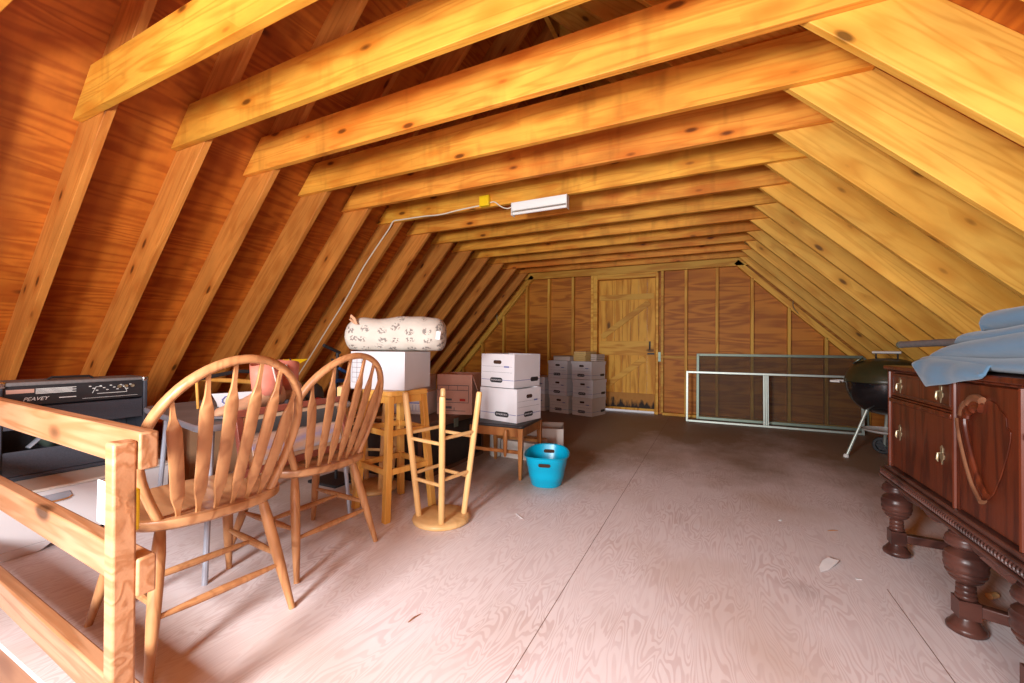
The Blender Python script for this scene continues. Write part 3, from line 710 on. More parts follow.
mb = MB(); mb.tube([(0, 0, .012), (0, -.11, .012)], [.006, .008], 8); mb.build('shank', M['alu'], rd)
cl = thing('bar_clamp', 'black and blue frame with handle at the far end of the grey table', 'clamp', (-2.50, 2.17, 0))
mb = MB(); mb.tube([(0, .02, .0), (0, .02, .95)], .011, 8); mb.tube([(.0, -.03, .90), (.0, .02, .83), (.02, .07, .79)], .010, 8); mb.build('bar', M['black'], cl)
mb = MB(); mb.tube([(.02, -.12, 1.0), (0, .04, .945)], .012, 8); mb.build('grip', M['rubber'], cl)
mb = MB(); mb.tube([(.03, -.06, .72), (.03, .0, .742), (.03, .08, .735)], .014, 8); mb.tube([(.02, .02, .83), (.02, .08, .80)], .011, 8); mb.build('sleeve', M['bluefab'], cl)
mb = MB(); mb.span((-.14, -.11, 0), (.14, .15, .02)); mb.build('foot', M['black'], cl, bevel=.005)
bt = thing('wooden_block', 'pale upright wooden block beside the black and blue frame on the grey table', 'block', (-2.0, 1.79, .663))
mb = MB(); mb.span((-.018, -.024, 0), (.018, .024, .088)); mb.build('body', M['beech'], bt, bevel=.003)
mb = MB(); mb.span((-.014, -.02, .0885), (.014, .02, .093)); mb.build('cap', M['tan'], bt, bevel=.002)
# painting propped on the second chair's seat against the table
pc = thing('framed_painting', 'reddish-framed landscape painting standing on the further hoop-back chair, leaning on the table', 'painting', (-1.70, 1.335, .454), 0)
Mp = Matrix.Rotation(R(88), 4, 'Z') @ Matrix.Rotation(R(-17), 4, 'X')
fw, fh = .60, .275
def pbox(nm, a, b_, mat, bev=.003, par=pc):
    mb = MB(); mb.span(a, b_, Mp); return mb.build(nm, mat, par, bevel=bev)
Mp = Matrix.Translation((-.03, 0, .004)) @ Matrix.Rotation(R(95), 4, 'Z') @ Matrix.Rotation(R(-12), 4, 'X')
pbox('frame_rail', (-fw / 2, 0, 0), (fw / 2, .022, .03), M['picframe']); pbox('frame_rail', (-fw / 2, 0, fh - .03), (fw / 2, .022, fh), M['picframe'])
pbox('frame_stile', (-fw / 2, 0, .0305), (-fw / 2 + .03, .022, fh - .0305), M['picframe']); pbox('frame_stile', (fw / 2 - .03, 0, .0305), (fw / 2, .022, fh - .0305), M['picframe'])
pbox('liner', (-fw / 2 + .0305, .008, .0305), (fw / 2 - .0305, .016, fh - .0305), M['picmat'])
mb = MB(); mb.span((-fw / 2 + .055, -.004, -(fh / 2 - .05)), (fw / 2 - .055, .0005, fh / 2 - .05)); o = mb.build('canvas', M['painting'], pc)
o.matrix_local = Mp @ Matrix.Translation((0, .007, fh / 2))
# ------------------------------------------------------------------ stools
def square_stool(label):
    t = thing('bar_stool', label, 'stool')
    mb = MB(); mb.prism(rrect(-.15, -.15, .15, .15, .035), .705, .735, lambda a, b, h: (a, b, h)); mb.build('seat', M['stool2'], t, bevel=.006)
    at_ = {}
    for sx in (-1, 1):
        for sy in (-1, 1):
            a = Vector((sx * .118, sy * .118, .7045)); b = Vector((sx * .165, sy * .165, 0)); at_[(sx, sy)] = (a, b)
            mb = MB(); h = .019
            vs = [(c.x + ex * h, c.y + ey * h, c.z) for c in (b, a) for ex, ey in ((-1, -1), (1, -1), (1, 1), (-1, 1))]
            mb.add(vs, [(0, 3, 2, 1), (4, 5, 6, 7), (0, 1, 5, 4), (1, 2, 6, 5), (2, 3, 7, 6), (3, 0, 4, 7)]); mb.build('leg', M['stool2'], t, bevel=.003)
    P = lambda k, z: at_[k][1].lerp(at_[k][0], z / .7045)
    for k1, k2 in (((-1, -1), (1, -1)), ((1, -1), (1, 1)), ((1, 1), (-1, 1)), ((-1, 1), (-1, -1))):
        for z, w, hh in ((.272, .019, .034), (.490, .019, .034), (.682, .016, .044)):
            p, q = P(k1, z), P(k2, z); d = (q - p).normalized() * .012
            mb = MB(); mb.bar(p + d, q - d, w, hh); mb.build('rung' if z < .6 else 'apron', M['stool2'], t, bevel=.002)
    return t
s1 = square_stool('honey-coloured stool with square legs standing upright, white carton on its seat'); s1.location = (-1.775, 2.00, 0); s1.rotation_euler = (0, 0, R(-14))
def round_stool(label, ht=.735, rb=.128, rt=.212):
    """upside down: seat disc on the floor, four round legs in the air"""
    t = thing('bar_stool', label, 'stool')
    mb = MB(); mb.lathe([(.150, 0), (.162, .006), (.166, .016), (.160, .028), (.148, .034), (0, .034)], 40); mb.build('seat', M['beech'], t, ang=50)
    lg = []
    for i in range(4):
        a = R(45 + 90 * i); p = Vector((math.cos(a) * rb, math.sin(a) * rb, .034)); q = Vector((math.cos(a) * rt, math.sin(a) * rt, ht)); lg.append((p, q))
        mb = MB(); mb.tube([p, p.lerp(q, .04), p.lerp(q, .96), p.lerp(q, .992), q], [.0165, .0172, .0172, .0165, .013], 14); mb.build('leg', M['beech'], t)
    for i in range(4):
        for z in ((.245 + .03 * (i % 2)), (.475 + .03 * (i % 2))):
            f = (z - .034) / (ht - .034); p = lg[i][0].lerp(lg[i][1], f); q = lg[(i + 1) % 4][0].lerp(lg[(i + 1) % 4][1], f)
            mb = MB(); mb.tube([p, p.lerp(q, .15), p.lerp(q, .5), p.lerp(q, .85), q], [.008, .010, .0105, .010, .008], 10); mb.build('rung', M['beech'], t)
    return t
i1 = round_stool('pale round-legged stool standing upside down on its round seat in front of the upright stool'); i1.location = (-1.40, 1.975, 0); i1.rotation_euler = (0, 0, R(-10))
i1['group'] = 'upturned stools'
i2 = dup(i1, (-2.13, 2.185, 0), R(20), 'round-legged stool standing upside down behind the upright stool, mostly hidden')

# white carton and rolled bedding on the upright stool
cb = thing('white_carton', 'plain white carton on the upright stool, under the rolled bedding', 'box', (-1.83, 2.025, .7355), R(8))
mb = MB(); x0, y0, x1, y1, hh = -.19, -.15, .19, .15, .225
mb.span((x0, y0, 0), (x1, y0 + .004, hh)); mb.span((x0, y1 - .004, 0), (x1, y1, hh)); mb.span((x0, y0 + .004, 0), (x0 + .004, y1 - .004, hh)); mb.span((x1 - .004, y0 + .004, 0), (x1, y1 - .004, hh)); mb.span((x0, y0, -.0), (x1, y1, .004)); mb.span((x0, y0, hh), (x1, y1, hh + .004))
bd = mb.build('body', M['carton'], cb)
mb = MB()
for i in range(6): mb.span((x0 + .01, y0 - .0008, .04 + i * .03), (x0 + .08, y0, .042 + i * .03))
for x in (.01, .045, .08): mb.span((x0 + x - .001, y0 - .0008, .04), (x0 + x + .001, y0, .19))
mb.build('printed_lines', M['ink'], bd)
bdg = thing('rolled_bedding', 'cream patterned bedding roll with a brown loop and white tag, lying on the white carton', 'bedding', (-1.83, 2.07, .970), R(26))
rnd = random.Random(3)
def roll(u, v):
    x = (u - .5) * .64; a = v * 2 * PI
    e = abs(2 * u - 1); end = max(0, 1 - e ** 9) ** .45 if e < 1 else 0
    bul = 1 + .035 * math.sin(u * 23 + 1) * math.sin(a * 2 + u * 9) + .03 * math.sin(a * 3 + u * 5)
    ry, rz_ = .128 * bul * end, .116 * bul * end
    rz_ *= 1 - .10 * math.exp(-((u - .34) / .08) ** 2) * (math.sin(a) > 0)
    z = .112 + math.sin(a) * rz_
    if z < .02: z = .02 - (.02 - z) * .35
    z += .012 * (u - .5) * (1 if math.sin(a) > 0 else 0)
    return Vector((x, math.cos(a) * ry * (1.06 if math.sin(a) < 0 else 1), z - .014))
mb = MB(); mb.grid(roll, 60, 40, cv=True); body = mb.build('roll', M['bedding'], bdg, ang=80)
mb = MB(); mb.tube([(-.272, -.075, .195), (-.262, -.095, .215), (-.235, -.112, .195), (-.215, -.126, .160), (-.235, -.112, .172), (-.272, -.075, .195)], .006, 8, sq=(1.5, .6)); mb.build('carry_loop', M['tan'], bdg, label='brown carry loop')
mb = MB(); mb.box((.272, -.128, .135), (.026, .003, .05), Matrix.Rotation(R(8), 4, 'Y')); mb.build('care_tag', M['white'], bdg)

# ------------------------------------------------------------------ file boxes with hand holes
def file_box(label, lid=True, w=.33, d=.40, h=.265, mat='white', tags=None, long_front=False):
    """local: short end faces -Y, base at z=0"""
    t = thing('file_box', label, 'box')
    m = M[mat]; k = .97
    mb = MB(); e = .005
    for a, b_ in (((-w / 2, -d / 2, 0), (w / 2, -d / 2 + e, h)), ((-w / 2, d / 2 - e, 0), (w / 2, d / 2, h)), ((-w / 2, -d / 2 + e, 0), (-w / 2 + e, d / 2 - e, h)), ((w / 2 - e, -d / 2 + e, 0), (w / 2, d / 2 - e, h)), ((-w / 2 + e, -d / 2 + e, 0), (w / 2 - e, d / 2 - e, e))): mb.span(a, b_)
    body = mb.build('body', m, t, bevel=.0015)
    def mark(face, nm, x0, x1, z0, z1, mm, rnd_=.0, off=.0008):
        pl = rrect(x0, z0, x1, z1, min(rnd_, (z1 - z0) / 2 * .99), 6) if rnd_ else [(x0, z0), (x1, z0), (x1, z1), (x0, z1)]
        fn = {'f': lambda a, b, hh: (a, -d / 2 - hh, b), 'r': lambda a, b, hh: (w / 2 + hh, a, b), 'l': lambda a, b, hh: (-w / 2 - hh, -a, b)}[face]
        mb = MB(); mb.prism(pl, .0002, off, fn); return mb.build(nm, mm, body)
    for fc, half in (('f', w / 2), ('r', d / 2), ('l', d / 2)):
        mark(fc, 'blue_stripe', -half + .004, half - .004, .058, .062, M['blueink'])
        if fc == 'f':
            mark(fc, 'hand_hole', -.04, .04, h * .70, h * .70 + .03, M['hole'], .015)
            ov = mark(fc, 'oval_label', -.072, .052, .038, .078, M['black'], .02, .0012)
            mark(fc, 'name_line', .065, .115, h * .60, h * .60 + .012, M['blueink'])
            for z in (h * .62, h * .45): mark(fc, 'write_line', -half + .01, half - .02, z, z + .0015, M['ink'])
            Mx = Matrix(((1, 0, 0, -.01), (0, 0, -1, -d / 2 - .0013), (0, 1, 0, .058), (0, 0, 0, 1)))
            lettering('box_lettering', 'BANKERS BOX', .0165, Mx, M['white'], ov, 0, .0003)
        else:
            mark(fc, 'oval_label', half - .15, half - .03, .042, .078, M['black'], .018, .0012) if fc == 'r' else mark(fc, 'oval_label', -half + .16, -half + .30, .036, .076, M['black'], .019, .0012) and lettering('box_lettering', 'BANKERS BOX', .0175, Matrix(((0, 0, -1, -w / 2 - .0013), (-1, 0, 0, half - .23), (0, 1, 0, .056), (0, 0, 0, 1))), M['white'], body, 0, .0003)
    if lid:
        mb = MB(); c = .006
        mb.span((-w / 2 - c, -d / 2 - c, h - .045), (w / 2 + c, -d / 2 - .0015, h + .004)); mb.span((-w / 2 - c, d / 2 + .0015, h - .045), (w / 2 + c, d / 2 + c, h + .004))
        mb.span((-w / 2 - c, -d / 2 - .0015, h - .045), (-w / 2 - .0015, d / 2 + .0015, h + .004)); mb.span((w / 2 + .0015, -d / 2 - .0015, h - .045), (w / 2 + c, d / 2 + .0015, h + .004))
        mb.span((-w / 2 - .0015, -d / 2 - .0015, h + .0005), (w / 2 + .0015, d / 2 + .0015, h + .004)); mb.build('lid', m, t, bevel=.001)
    return t
# bench with two open boxes
bn = thing('bench_seat', 'brown wooden chair-height bench with black padded top, two white boxes on it', 'bench', (-1.515, 3.045, 0), R(3))
W_, D_, Hs = .46, .47, .385
mb = MB(); mb.prism(rrect(-W_ / 2, -D_ / 2, W_ / 2, D_ / 2, .03), Hs - .002, Hs + .022, lambda a, b, h: (a, b, h)); mb.build('padded_top', M['blackfab'], bn, bevel=.008, label='black padded top')
for sx in (-1, 1):
    for sy in (-1, 1):
        mb = MB(); t0 = Vector((sx * (W_ / 2 - .025), sy * (D_ / 2 - .025), Hs - .003)); b0 = Vector((sx * (W_ / 2 - .02), sy * (D_ / 2 - .005), 0))
        vs = []
        for c, h in ((b0, .011), (t0.lerp(b0, .55), .016), (t0, .021)):
            vs += [(c.x + ex * h, c.y + ey * h, c.z) for ex, ey in ((-1, -1), (1, -1), (1, 1), (-1, 1))]
        mb.add(vs, [(0, 3, 2, 1), (8, 9, 10, 11)] + [(r * 4 + i, r * 4 + (i + 1) % 4, r * 4 + 4 + (i + 1) % 4, r * 4 + 4 + i) for r in (0, 1) for i in range(4)])
        mb.build('leg', M['bench'], bn, bevel=.003)
for sy in (-1, 1):
    mb = MB(); mb.span((-W_ / 2 + .047, sy * (D_ / 2 - .02) - .01, Hs - .068), (W_ / 2 - .047, sy * (D_ / 2 - .02) + .01, Hs - .003)); mb.build('apron', M['bench'], bn, bevel=.002)
    mb = MB(); mb.span((-W_ / 2 + .035, sy * (D_ / 2 - .014) - .008, .19), (W_ / 2 - .035, sy * (D_ / 2 - .014) + .008, .215)); mb.build('stretcher', M['bench'], bn, bevel=.002)
for sx in (-1, 1):
    mb = MB(); mb.span((sx * (W_ / 2 - .02) - .01, -D_ / 2 + .047, Hs - .068), (sx * (W_ / 2 - .02) + .01, D_ / 2 - .047, Hs - .003)); mb.build('apron', M['bench'], bn, bevel=.002)
hb = thing('loose_spindle', 'short turned wooden piece hanging in front of the bench apron', 'spindle', (-1.40, 2.782, .175))
mb = MB(); mb.tube([(0, 0, 0), (0, 0, .03), (.002, 0, .15), (.004, 0, .185), (.005, 0, .20)], [.009, .014, .018, .015, .008], 12); mb.build('turning', M['bench'], hb)
f1 = file_box('open white file box on the black-topped bench, lower of the two, turned sideways', False, .33, .38, .262); f1.location = (-1.505, 3.085, .408); f1.rotation_euler = (0, 0, R(78))
f2 = file_box('open white file box balanced on top of the sideways box on the bench', False, .33, .39, .268); f2.location = (-1.525, 3.13, .674); f2.rotation_euler = (R(0), R(.6), R(-9))

# far stacks
h = .2655
for i in range(3):
    for c, nm, yaw, (px_, py_) in ((0, 'right', -15, (-1.64, 6.075)), (1, 'left', -14, (-2.05, 6.17))):
        f = file_box('lidded file box in the %s far stack beside the plank door, %s of three' % (nm, ('bottom', 'middle', 'top')[i]), True, .335, .40, .258, 'white2' if i == 0 else 'white')
        f.location = (px_ - .02 + .012 * math.sin(i * 2 + c), py_ + .01 * math.cos(i * 3 + c), .001 + i * h); f.rotation_euler = (0, 0, R(yaw + (2.5 * math.sin(i * 3 + c)))); f['group'] = 'lidded file boxes of the far stacks'
zt_ = 3 * h + .001
lb_ = thing('flat_box', 'shallow pale box with dark lid on top of the left far stack', 'box', (-2.03, 6.16, zt_), R(-14))
mb = MB(); mb.span((-.14, -.17, 0), (.15, .17, .055)); mb.build('body', M['white2'], lb_, bevel=.002)
mb = MB(); mb.span((-.145, -.175, .0555), (.16, .175, .072)); mb.build('lid', M['greybook'], lb_, bevel=.002)
for i in range(5):
    b_ = thing('book', 'yellowed book in the pile on the right far stack, %s from its bottom' % ('first', 'second', 'third', 'fourth', 'fifth, topmost')[i], 'book', (-1.695 + .004 * math.sin(i * 5), 6.04, zt_ + .0005 + i * .0282), R(-15 + 2 * math.sin(i * 2.3)), 'books on the right far stack')
    mb = MB(); mb.span((-.115, -.155, .002), (.08, .15, .025)); mb.build('pages', M['paperbook'], b_)
    mb = MB(); mb.span((-.12, -.158, 0), (.085, .155, .002)); mb.span((-.12, -.158, .025), (.085, .155, .027)); mb.span((-.12, -.158, .002), (-.1165, .155, .025)); mb.build('cover', M['paperbook' if i != 4 else 'greybook'], b_)
for i in range(4):
    b_ = thing('notebook', 'thin grey notebook in the pile right of the yellowed books, %s from bottom' % ('first', 'second', 'third', 'fourth, topmost')[i], 'book', (-1.530 + .004 * math.sin(i * 4), 6.08, zt_ + .0005 + i * .0265), R(-15 + 2.5 * math.sin(i * 3.1)), 'notebooks on the right far stack')
    mb = MB(); mb.span((-.047, -.12, .003), (.047, .12, .021)); mb.build('pages', M['white2'], b_)
    mb = MB(); mb.span((-.05, -.123, 0), (.05, .123, .003)); mb.span((-.05, -.123, .021), (.05, .123, .024)); mb.build('cover', M['greybook'], b_)
for i in range(2):
    f = file_box('file box of the short stack half hidden left of the far stacks, %s' % ('lower one', 'upper one')[i], True, .32, .38, .258, 'white2' if i == 0 else 'white'); f.location = (-2.485, 6.245, .001 + i * .2655); f.rotation_euler = (0, 0, R(-8)); f['group'] = 'lidded file boxes of the short stack'
    f.location.z += .0
# ------------------------------------------------------------------ trunk with cartons, things behind the bench
tk = thing('footlocker', 'black footlocker with brown lid behind the stools, cartons stacked on it', 'trunk', (-2.25, 2.90, 0))
mb = MB(); mb.span((-.38, -.47, .0), (.32, .47, .365)); mb.build('body', M['trunk'], tk, bevel=.006)
mb = MB(); mb.span((-.385, -.475, .3655), (.328, .475, .418)); mb.build('lid', M['trunktop'], tk, bevel=.008, label='brown lid')
mb = MB()
for y in (-.462, .462): mb.span((.3205, y - .02, .002), (.326, y + .008 if y > 0 else y + .02, .36))
mb.span((.3205, -.47, .0), (.325, .47, .03)); mb.build('edge_trim', M['trunktop'], tk)
mb = MB(); mb.span((.3285, -.03, .33), (.334, .03, .40)); mb.build('hasp', M['alu'], tk)
def carton(name, label, size, mat, loc, rz, open_=True, marks=None):
    t = thing(name, label, 'box', loc, R(rz)); w, d, h = size; e = .004
    mb = MB()
    for a, b_ in (((-w / 2, -d / 2, 0), (w / 2, -d / 2 + e, h)), ((-w / 2, d / 2 - e, 0), (w / 2, d / 2, h)), ((-w / 2, -d / 2 + e, 0), (-w / 2 + e, d / 2 - e, h)), ((w / 2 - e, -d / 2 + e, 0), (w / 2, d / 2 - e, h)), ((-w / 2 + e, -d / 2 + e, 0), (w / 2 - e, d / 2 - e, e))): mb.span(a, b_)
    bo = mb.build('body', mat, t)
    if open_:
        for p, ax, ang_, sz in (((w / 2, 0, h), 'Y', open_[0], (w * .45, d)), ((-w / 2, 0, h), 'Y', -open_[1], (-w * .45, d))):
            mb = MB(); mb.span((0, -sz[1] / 2 + .002, -.0015), (sz[0], sz[1] / 2 - .002, .0015)); f = mb.build('flap', mat, t); f.location = p; f.rotation_euler = (0, R(ang_), 0)
    else:
        mb = MB(); mb.span((-w / 2, -d / 2, h + .0004), (w / 2, d / 2, h + .004)); mb.build('top', mat, t)
    return t, bo
pk, pb = carton('cardboard_carton', 'pinkish printed cardboard carton with raised flap on the black footlocker', (.31, .34, .34), M['pinkcard'], (-2.03, 3.13, .4185), 16, (70, 165))
mb = MB(); fy = -.1806
def ln(x0, z0, x1, z1): mb.span((x0, fy - .0006, z0), (x1, fy, z1))
ln(-.15, .245, .13, .250); ln(-.15, .205, .13, .209); ln(-.15, .205, -.146, .25); ln(.126, .10, .13, .25); ln(-.05, .205, -.047, .25); ln(.03, .205, .033, .25); ln(-.15, .10, .13, .104); ln(-.10, .12, -.02, .135); ln(-.13, .03, .10, .034); ln(-.08, .05, -.02, .07); ln(.0, .03, .004, .06)
mb.build('printed_lines', M['ink'], pb)
mb = MB(); mb.span((.05, fy - .0008, .115), (.10, fy, .135)); mb.build('red_mark', M['redink'], pb)
wc, wb = carton('printed_carton', 'white carton with blue-grey print on the black footlocker, left of the pinkish carton', (.34, .26, .19), M['white2'], (-2.36, 2.93, .4185), 12, None)
mb = MB()
for i in range(7): mb.span((-.06 + i * .03, -.1308, .03), (-.057 + i * .03, -.1301, .08))
mb.span((-.08, -.1308, .09), (.15, -.1301, .10)); mb.span((-.08, -.1308, .025), (.15, -.1301, .028)); mb.build('printed_lines', M['blueink'], wb)
carton('small_carton', 'small aged white carton lying on the printed carton beside the pinkish one', (.30, .22, .13), M['white2'], (-2.40, 2.96, .613), 8, None)
tc, tcb = carton('open_carton', 'low white and brown open carton on the floor behind the blue tub', (.46, .36, .21), M['white2'], (-1.56, 3.90, .001), 18, (110, 160))
carton('shallow_carton', 'grey-white carton on the floor underneath the black-topped bench', (.34, .26, .15), M['white2'], (-1.55, 3.47, .001), -4, None)
bo_ = thing('white_bottle', 'tall white bottle on the floor behind the bench legs', 'bottle', (-1.79, 3.36, 0))
mb = MB(); mb.lathe([(.045, 0), (.052, .01), (.052, .20), (.045, .225), (.02, .245), (.018, .262)], 24); mb.build('body', M['whiteplastic'], bo_)
mb = MB(); mb.lathe([(.024, .2625), (.024, .29), (.02, .296), (0, .296)], 20); mb.build('cap', M['white'], bo_)
# clutter under the grey table
carton('brown_carton', 'brown cardboard carton standing against the left slope under the table', (.45, .50, .40), M['card'], (-3.62, 1.95, .001), -4, (120, 150))
for i, (x, y, z, rz, lab) in enumerate(((-3.50, 1.70, .402, 20, 'crumpled orange cloth on the brown carton seen under the table'), )):
    t = thing('orange_cloth', lab, 'cloth', (x, y + .1, z), R(rz))
    mb = MB(); rr_ = random.Random(5)
    def crump(u, v):
        a = (u - .5) * .36; b = (v - .5) * .40; return Vector((a, b, .05 + .035 * math.sin(a * 40 + b * 12) * math.cos(b * 33 + 1) + .07 * math.exp(-(a * a + b * b) * 30)))
    mb.grid(crump, 26, 26); mb.build('folds', M['orange'], t, solid=.004, ang=80)
sn = thing('sneaker', 'grey and white sneaker lying on the floor under the table, seen through the chair spindles', 'shoe', (-3.12, 1.64, 0), R(215))
mb = MB(); st = [(-.135, .02, .03), (-.11, .040, .055), (-.05, .046, .075), (.0, .040, .095), (.05, .036, .105), (.10, .036, .11), (.125, .026, .10)]
n = 14; vs = []
for y, w, z1 in st:
    for k in range(n):
        a = 2 * PI * k / n; vs.append((math.cos(a) * w, y, .0225 + (z1 - .0225) / 2 + math.sin(a) * (z1 - .0225) / 2))
mb.add(vs, [(i * n + k, i * n + (k + 1) % n, (i + 1) * n + (k + 1) % n, (i + 1) * n + k) for i in range(len(st) - 1) for k in range(n)] + [tuple(range(n)), tuple(range(len(st) * n - n, len(st) * n))]); mb.build('upper', M['slate'], sn, ang=60)
mb = MB(); mb.prism([(-.14, -.02), (-.145, .02), (-.12, .043), (-.05, .05), (.12, .038), (.135, 0), (.12, -.038), (-.05, -.05), (-.12, -.043)], .001, .022, lambda a, b, h: (b, a, h)); mb.build('sole', M['white'], sn, bevel=.004)
mb = MB()
for i in range(4): mb.tube([(-.02, -.055 + i * .025, .078 + i * .008), (0, -.05 + i * .025, .088 + i * .008), (.02, -.055 + i * .025, .078 + i * .008)], .004, 6)
mb.build('laces', M['white'], sn)

# ------------------------------------------------------------------ blue tub
tu = thing('plastic_tub', 'turquoise blue plastic tub with two hand slots on the floor beside the bench', 'tub', (-1.105, 2.89, 0), R(106)); tu.scale = (.92, .93, .99)
def tubf(rx, ry, pw=2.6):
    return [(math.copysign(abs(math.cos(a)) ** (2 / pw), math.cos(a)) * rx, math.copysign(abs(math.sin(a)) ** (2 / pw), math.sin(a)) * ry) for a in [2 * PI * i / 64 for i in range(64)]]
zr = lambda x: .205 + .016 * (x / .24) ** 2
mb = MB(); vs = []; rings = []
def ringv(sc, z, lift): return [Vector((x * sc[0], y * sc[1], z if not lift else z + .02 * (x / 1.0) ** 2 * lift)) for x, y in tubf(1, 1)]
lay = [((.148, .108), .004, 0), ((.16, .118), 0.0, 0), ((.168, .123), .008, 0), ((.187, .134), .05, .2), ((.189, .136), .052, .2), ((.20, .142), .085, .3), ((.216, .152), .135, .6), ((.219, .1545), .138, .6), ((.238, .166), .20, 1), ((.250, .178), .206, 1), ((.252, .180), .210, 1), ((.247, .175), .213, 1), ((.234, .163), .208, 1), ((.212, .149), .135, .6), ((.183, .131), .05, .2), ((.160, .116), .012, 0), ((.02, .02), .010, 0)]
mb = MB(); N_ = 64
for sc_, z, l in lay: vs += ringv(sc_, z, l)
fs = []
for i in range(len(lay) - 1):
    for k in range(N_): fs.append((i * N_ + k, i * N_ + (k + 1) % N_, (i + 1) * N_ + (k + 1) % N_, (i + 1) * N_ + k))
fs.append(tuple(range(N_))); fs.append(tuple((len(lay) - 1) * N_ + k for k in range(N_)))
mb.add(vs, fs); body = mb.build('body', M['teal'], tu, ang=40)
for sx in (-1, 1):
    for off, zz in ((.2345, .178), (.222, .178)):
        mb = MB(); mb.prism(rrect(-.045, zz - .013, .045, zz + .013, .0125), 0, .003, lambda a, b, h, sx=sx, off=off: (sx * (off - .05 * (a / .16) ** 2 * 1.0 + (b - .178) * .3 + (h if off > .23 else -h)), a, b)); mb.build('hand_slot', M['hole'], tu)
# ------------------------------------------------------------------ metal frames leaning at the far gable
def frame(name, label, x0, x1, z1, y, w, mat, mull=None, screen=False, tilt=2):
    t = thing(name, label, 'frame', ((x0 + x1) / 2, y, .004), 0); t.rotation_euler = (R(-tilt), 0, 0); h = (x1 - x0) / 2
    mb = MB(); mb.span((-h, -.012, 0), (-h + w, .012, z1)); mb.build('side_bar', mat, t, bevel=.002)
    mb = MB(); mb.span((h - w, -.012, 0), (h, .012, z1)); mb.build('side_bar', mat, t, bevel=.002)
    mb = MB(); mb.span((-h + w, -.012, 0), (h - w, .012, w)); mb.build('bottom_bar', mat, t, bevel=.002)
    mb = MB(); mb.span((-h + w, -.012, z1 - w), (h - w, .012, z1)); mb.build('top_bar', mat, t, bevel=.002)
    if mull is not None:
        mb = MB(); m = mull - (x0 + x1) / 2
        for a, b_ in ((-.034, -.014), (-.010, .008), (.012, .028)): mb.span((m + a, -.014, w), (m + b_, .012, z1 - w))
        mb.build('mullion', mat, t, bevel=.002)
    if screen:
        mb = MB(); mb.span((-h + w, -.001, w), (h - w, .001, z1 - w)); mb.build('mesh', M['screen'], t, label='dark insect mesh')
    return t
frame('window_frame', 'pale metal window frame with a mullion, standing in front of the taller screen frame', -.32, 1.60, (.685), 6.13, .026, M['galv'], .62, False, 3)
frame('screen_frame', 'taller grey metal frame with dark insect mesh leaning on the far gable studs', -.20, 1.72, .925, 6.42, .034, M['alu'], None, True, 5)

# ------------------------------------------------------------------ kettle grill
g = thing('kettle_grill', 'black kettle charcoal grill on three legs behind the sideboard', 'grill', (1.440, 4.900, 0), R(-26))
rk = .302; zc = .690
mb = MB(); pr = []
for i in range(15):
    a = -PI / 2 + (PI / 2) * i / 14; pr.append((max(.0, rk * math.cos(a) ** .9 if math.cos(a) > 1e-6 else 0), zc + .285 * math.sin(a)))
pr += [(rk + .008, zc + .002), (rk + .008, zc + .012), (rk, zc + .014)]
mb.lathe(pr, 48); mb.build('bowl', M['enamel'], g, ang=50)
mb = MB(); pr = [(rk + .006, zc + .0145), (rk + .010, zc + .022)]
for i in range(1, 15):
    a = (PI / 2) * i / 14; pr.append((max(0, (rk + .004) * math.cos(a) ** .8) if i < 14 else 0, zc + .02 + .215 * math.sin(a)))
mb.lathe(pr, 48); ld = mb.build('lid', M['lid'], g, ang=50, label='dusty olive-black lid')
mb = MB(); mb.tube([(-.10, 0, zc + .288), (.10, 0, zc + .288)], .016, 12, sq=(.8, 1.4)); mb.build('lid_handle', M['whiteplastic'], ld, label='pale lid handle')
for x in (-.075, .075):
    mb = MB(); mb.tube([(x, 0, zc + .19), (x, 0, zc + .275)], .007, 8); mb.build('handle_bracket', M['black'], ld)
mb = MB(); mb.lathe([(.05, 0), (.05, .006), (0, .008)], 20, Matrix.Translation((-.19, -.06, zc + .205)) @ Matrix.Rotation(R(-38), 4, 'Y')); mb.build('vent_cap', M['alu'], ld)
mb = MB(); mb.tube([(-.33, -.07, zc + .002), (-.40, -.07, zc + .002), (-.415, 0, zc + .002), (-.40, .07, zc + .002), (-.33, .07, zc + .002)], .011, 10); mb.build('side_handle', M['whiteplastic'], g, label='pale side handle')
import_leg = [(-.12, -.10, .45, -.253, -.20, .0), (-.02, .13, .45, -.06, .245, .075), (.14, -.02, .45, .28, -.02, .075)]
for x0, y0, z0, x1, y1, z1 in import_leg:
    mb = MB(); mb.tube([(x0, y0, z0), (x1, y1, z1)], .0125, 10); lg_ = mb.build('leg', M['galv'], g)
    if z1 == 0:
        mb = MB(); mb.lathe([(.022, 0), (.022, .016), (.014, .03)], 14, Matrix.Translation((x1, y1, 0))); mb.build('foot_cap', M['whiteplastic'], lg_)
    else:
        Mw = Matrix.Translation((x1 - .01, y1, .082)) @ Matrix.Rotation(R(90), 4, 'X') @ Matrix.Translation((0, 0, -.018))
        mb = MB(); mb.lathe([(.056, 0), (.075, 0), (.081, .006), (.081, .030), (.075, .036), (.056, .036), (.054, .03), (.054, .006), (.056, 0)], 28, Mw)
        for q in range(6):
            a = q * PI / 3; mb.bar(Mw @ Vector((.012 * math.cos(a), .012 * math.sin(a), .018)), Mw @ Vector((.057 * math.cos(a), .057 * math.sin(a), .018)), .014, .016)
        mb.lathe([(.016, 0), (.016, .036)], 14, Mw); mb.build('wheel', M['rubber'], lg_)
mb = MB(); mb.tube([(.28, -.02, .082), (-.06, .245, .082)], .006, 8); mb.build('axle', M['alu'], g)
mb = MB(); mb.lathe([(0, .245), (.15, .247), (.18, .262), (.185, .268), (.18, .270), (.15, .255), (0, .253)], 32); mb.build('ash_plate', M['whiteplastic'], g, label='pale round ash plate')

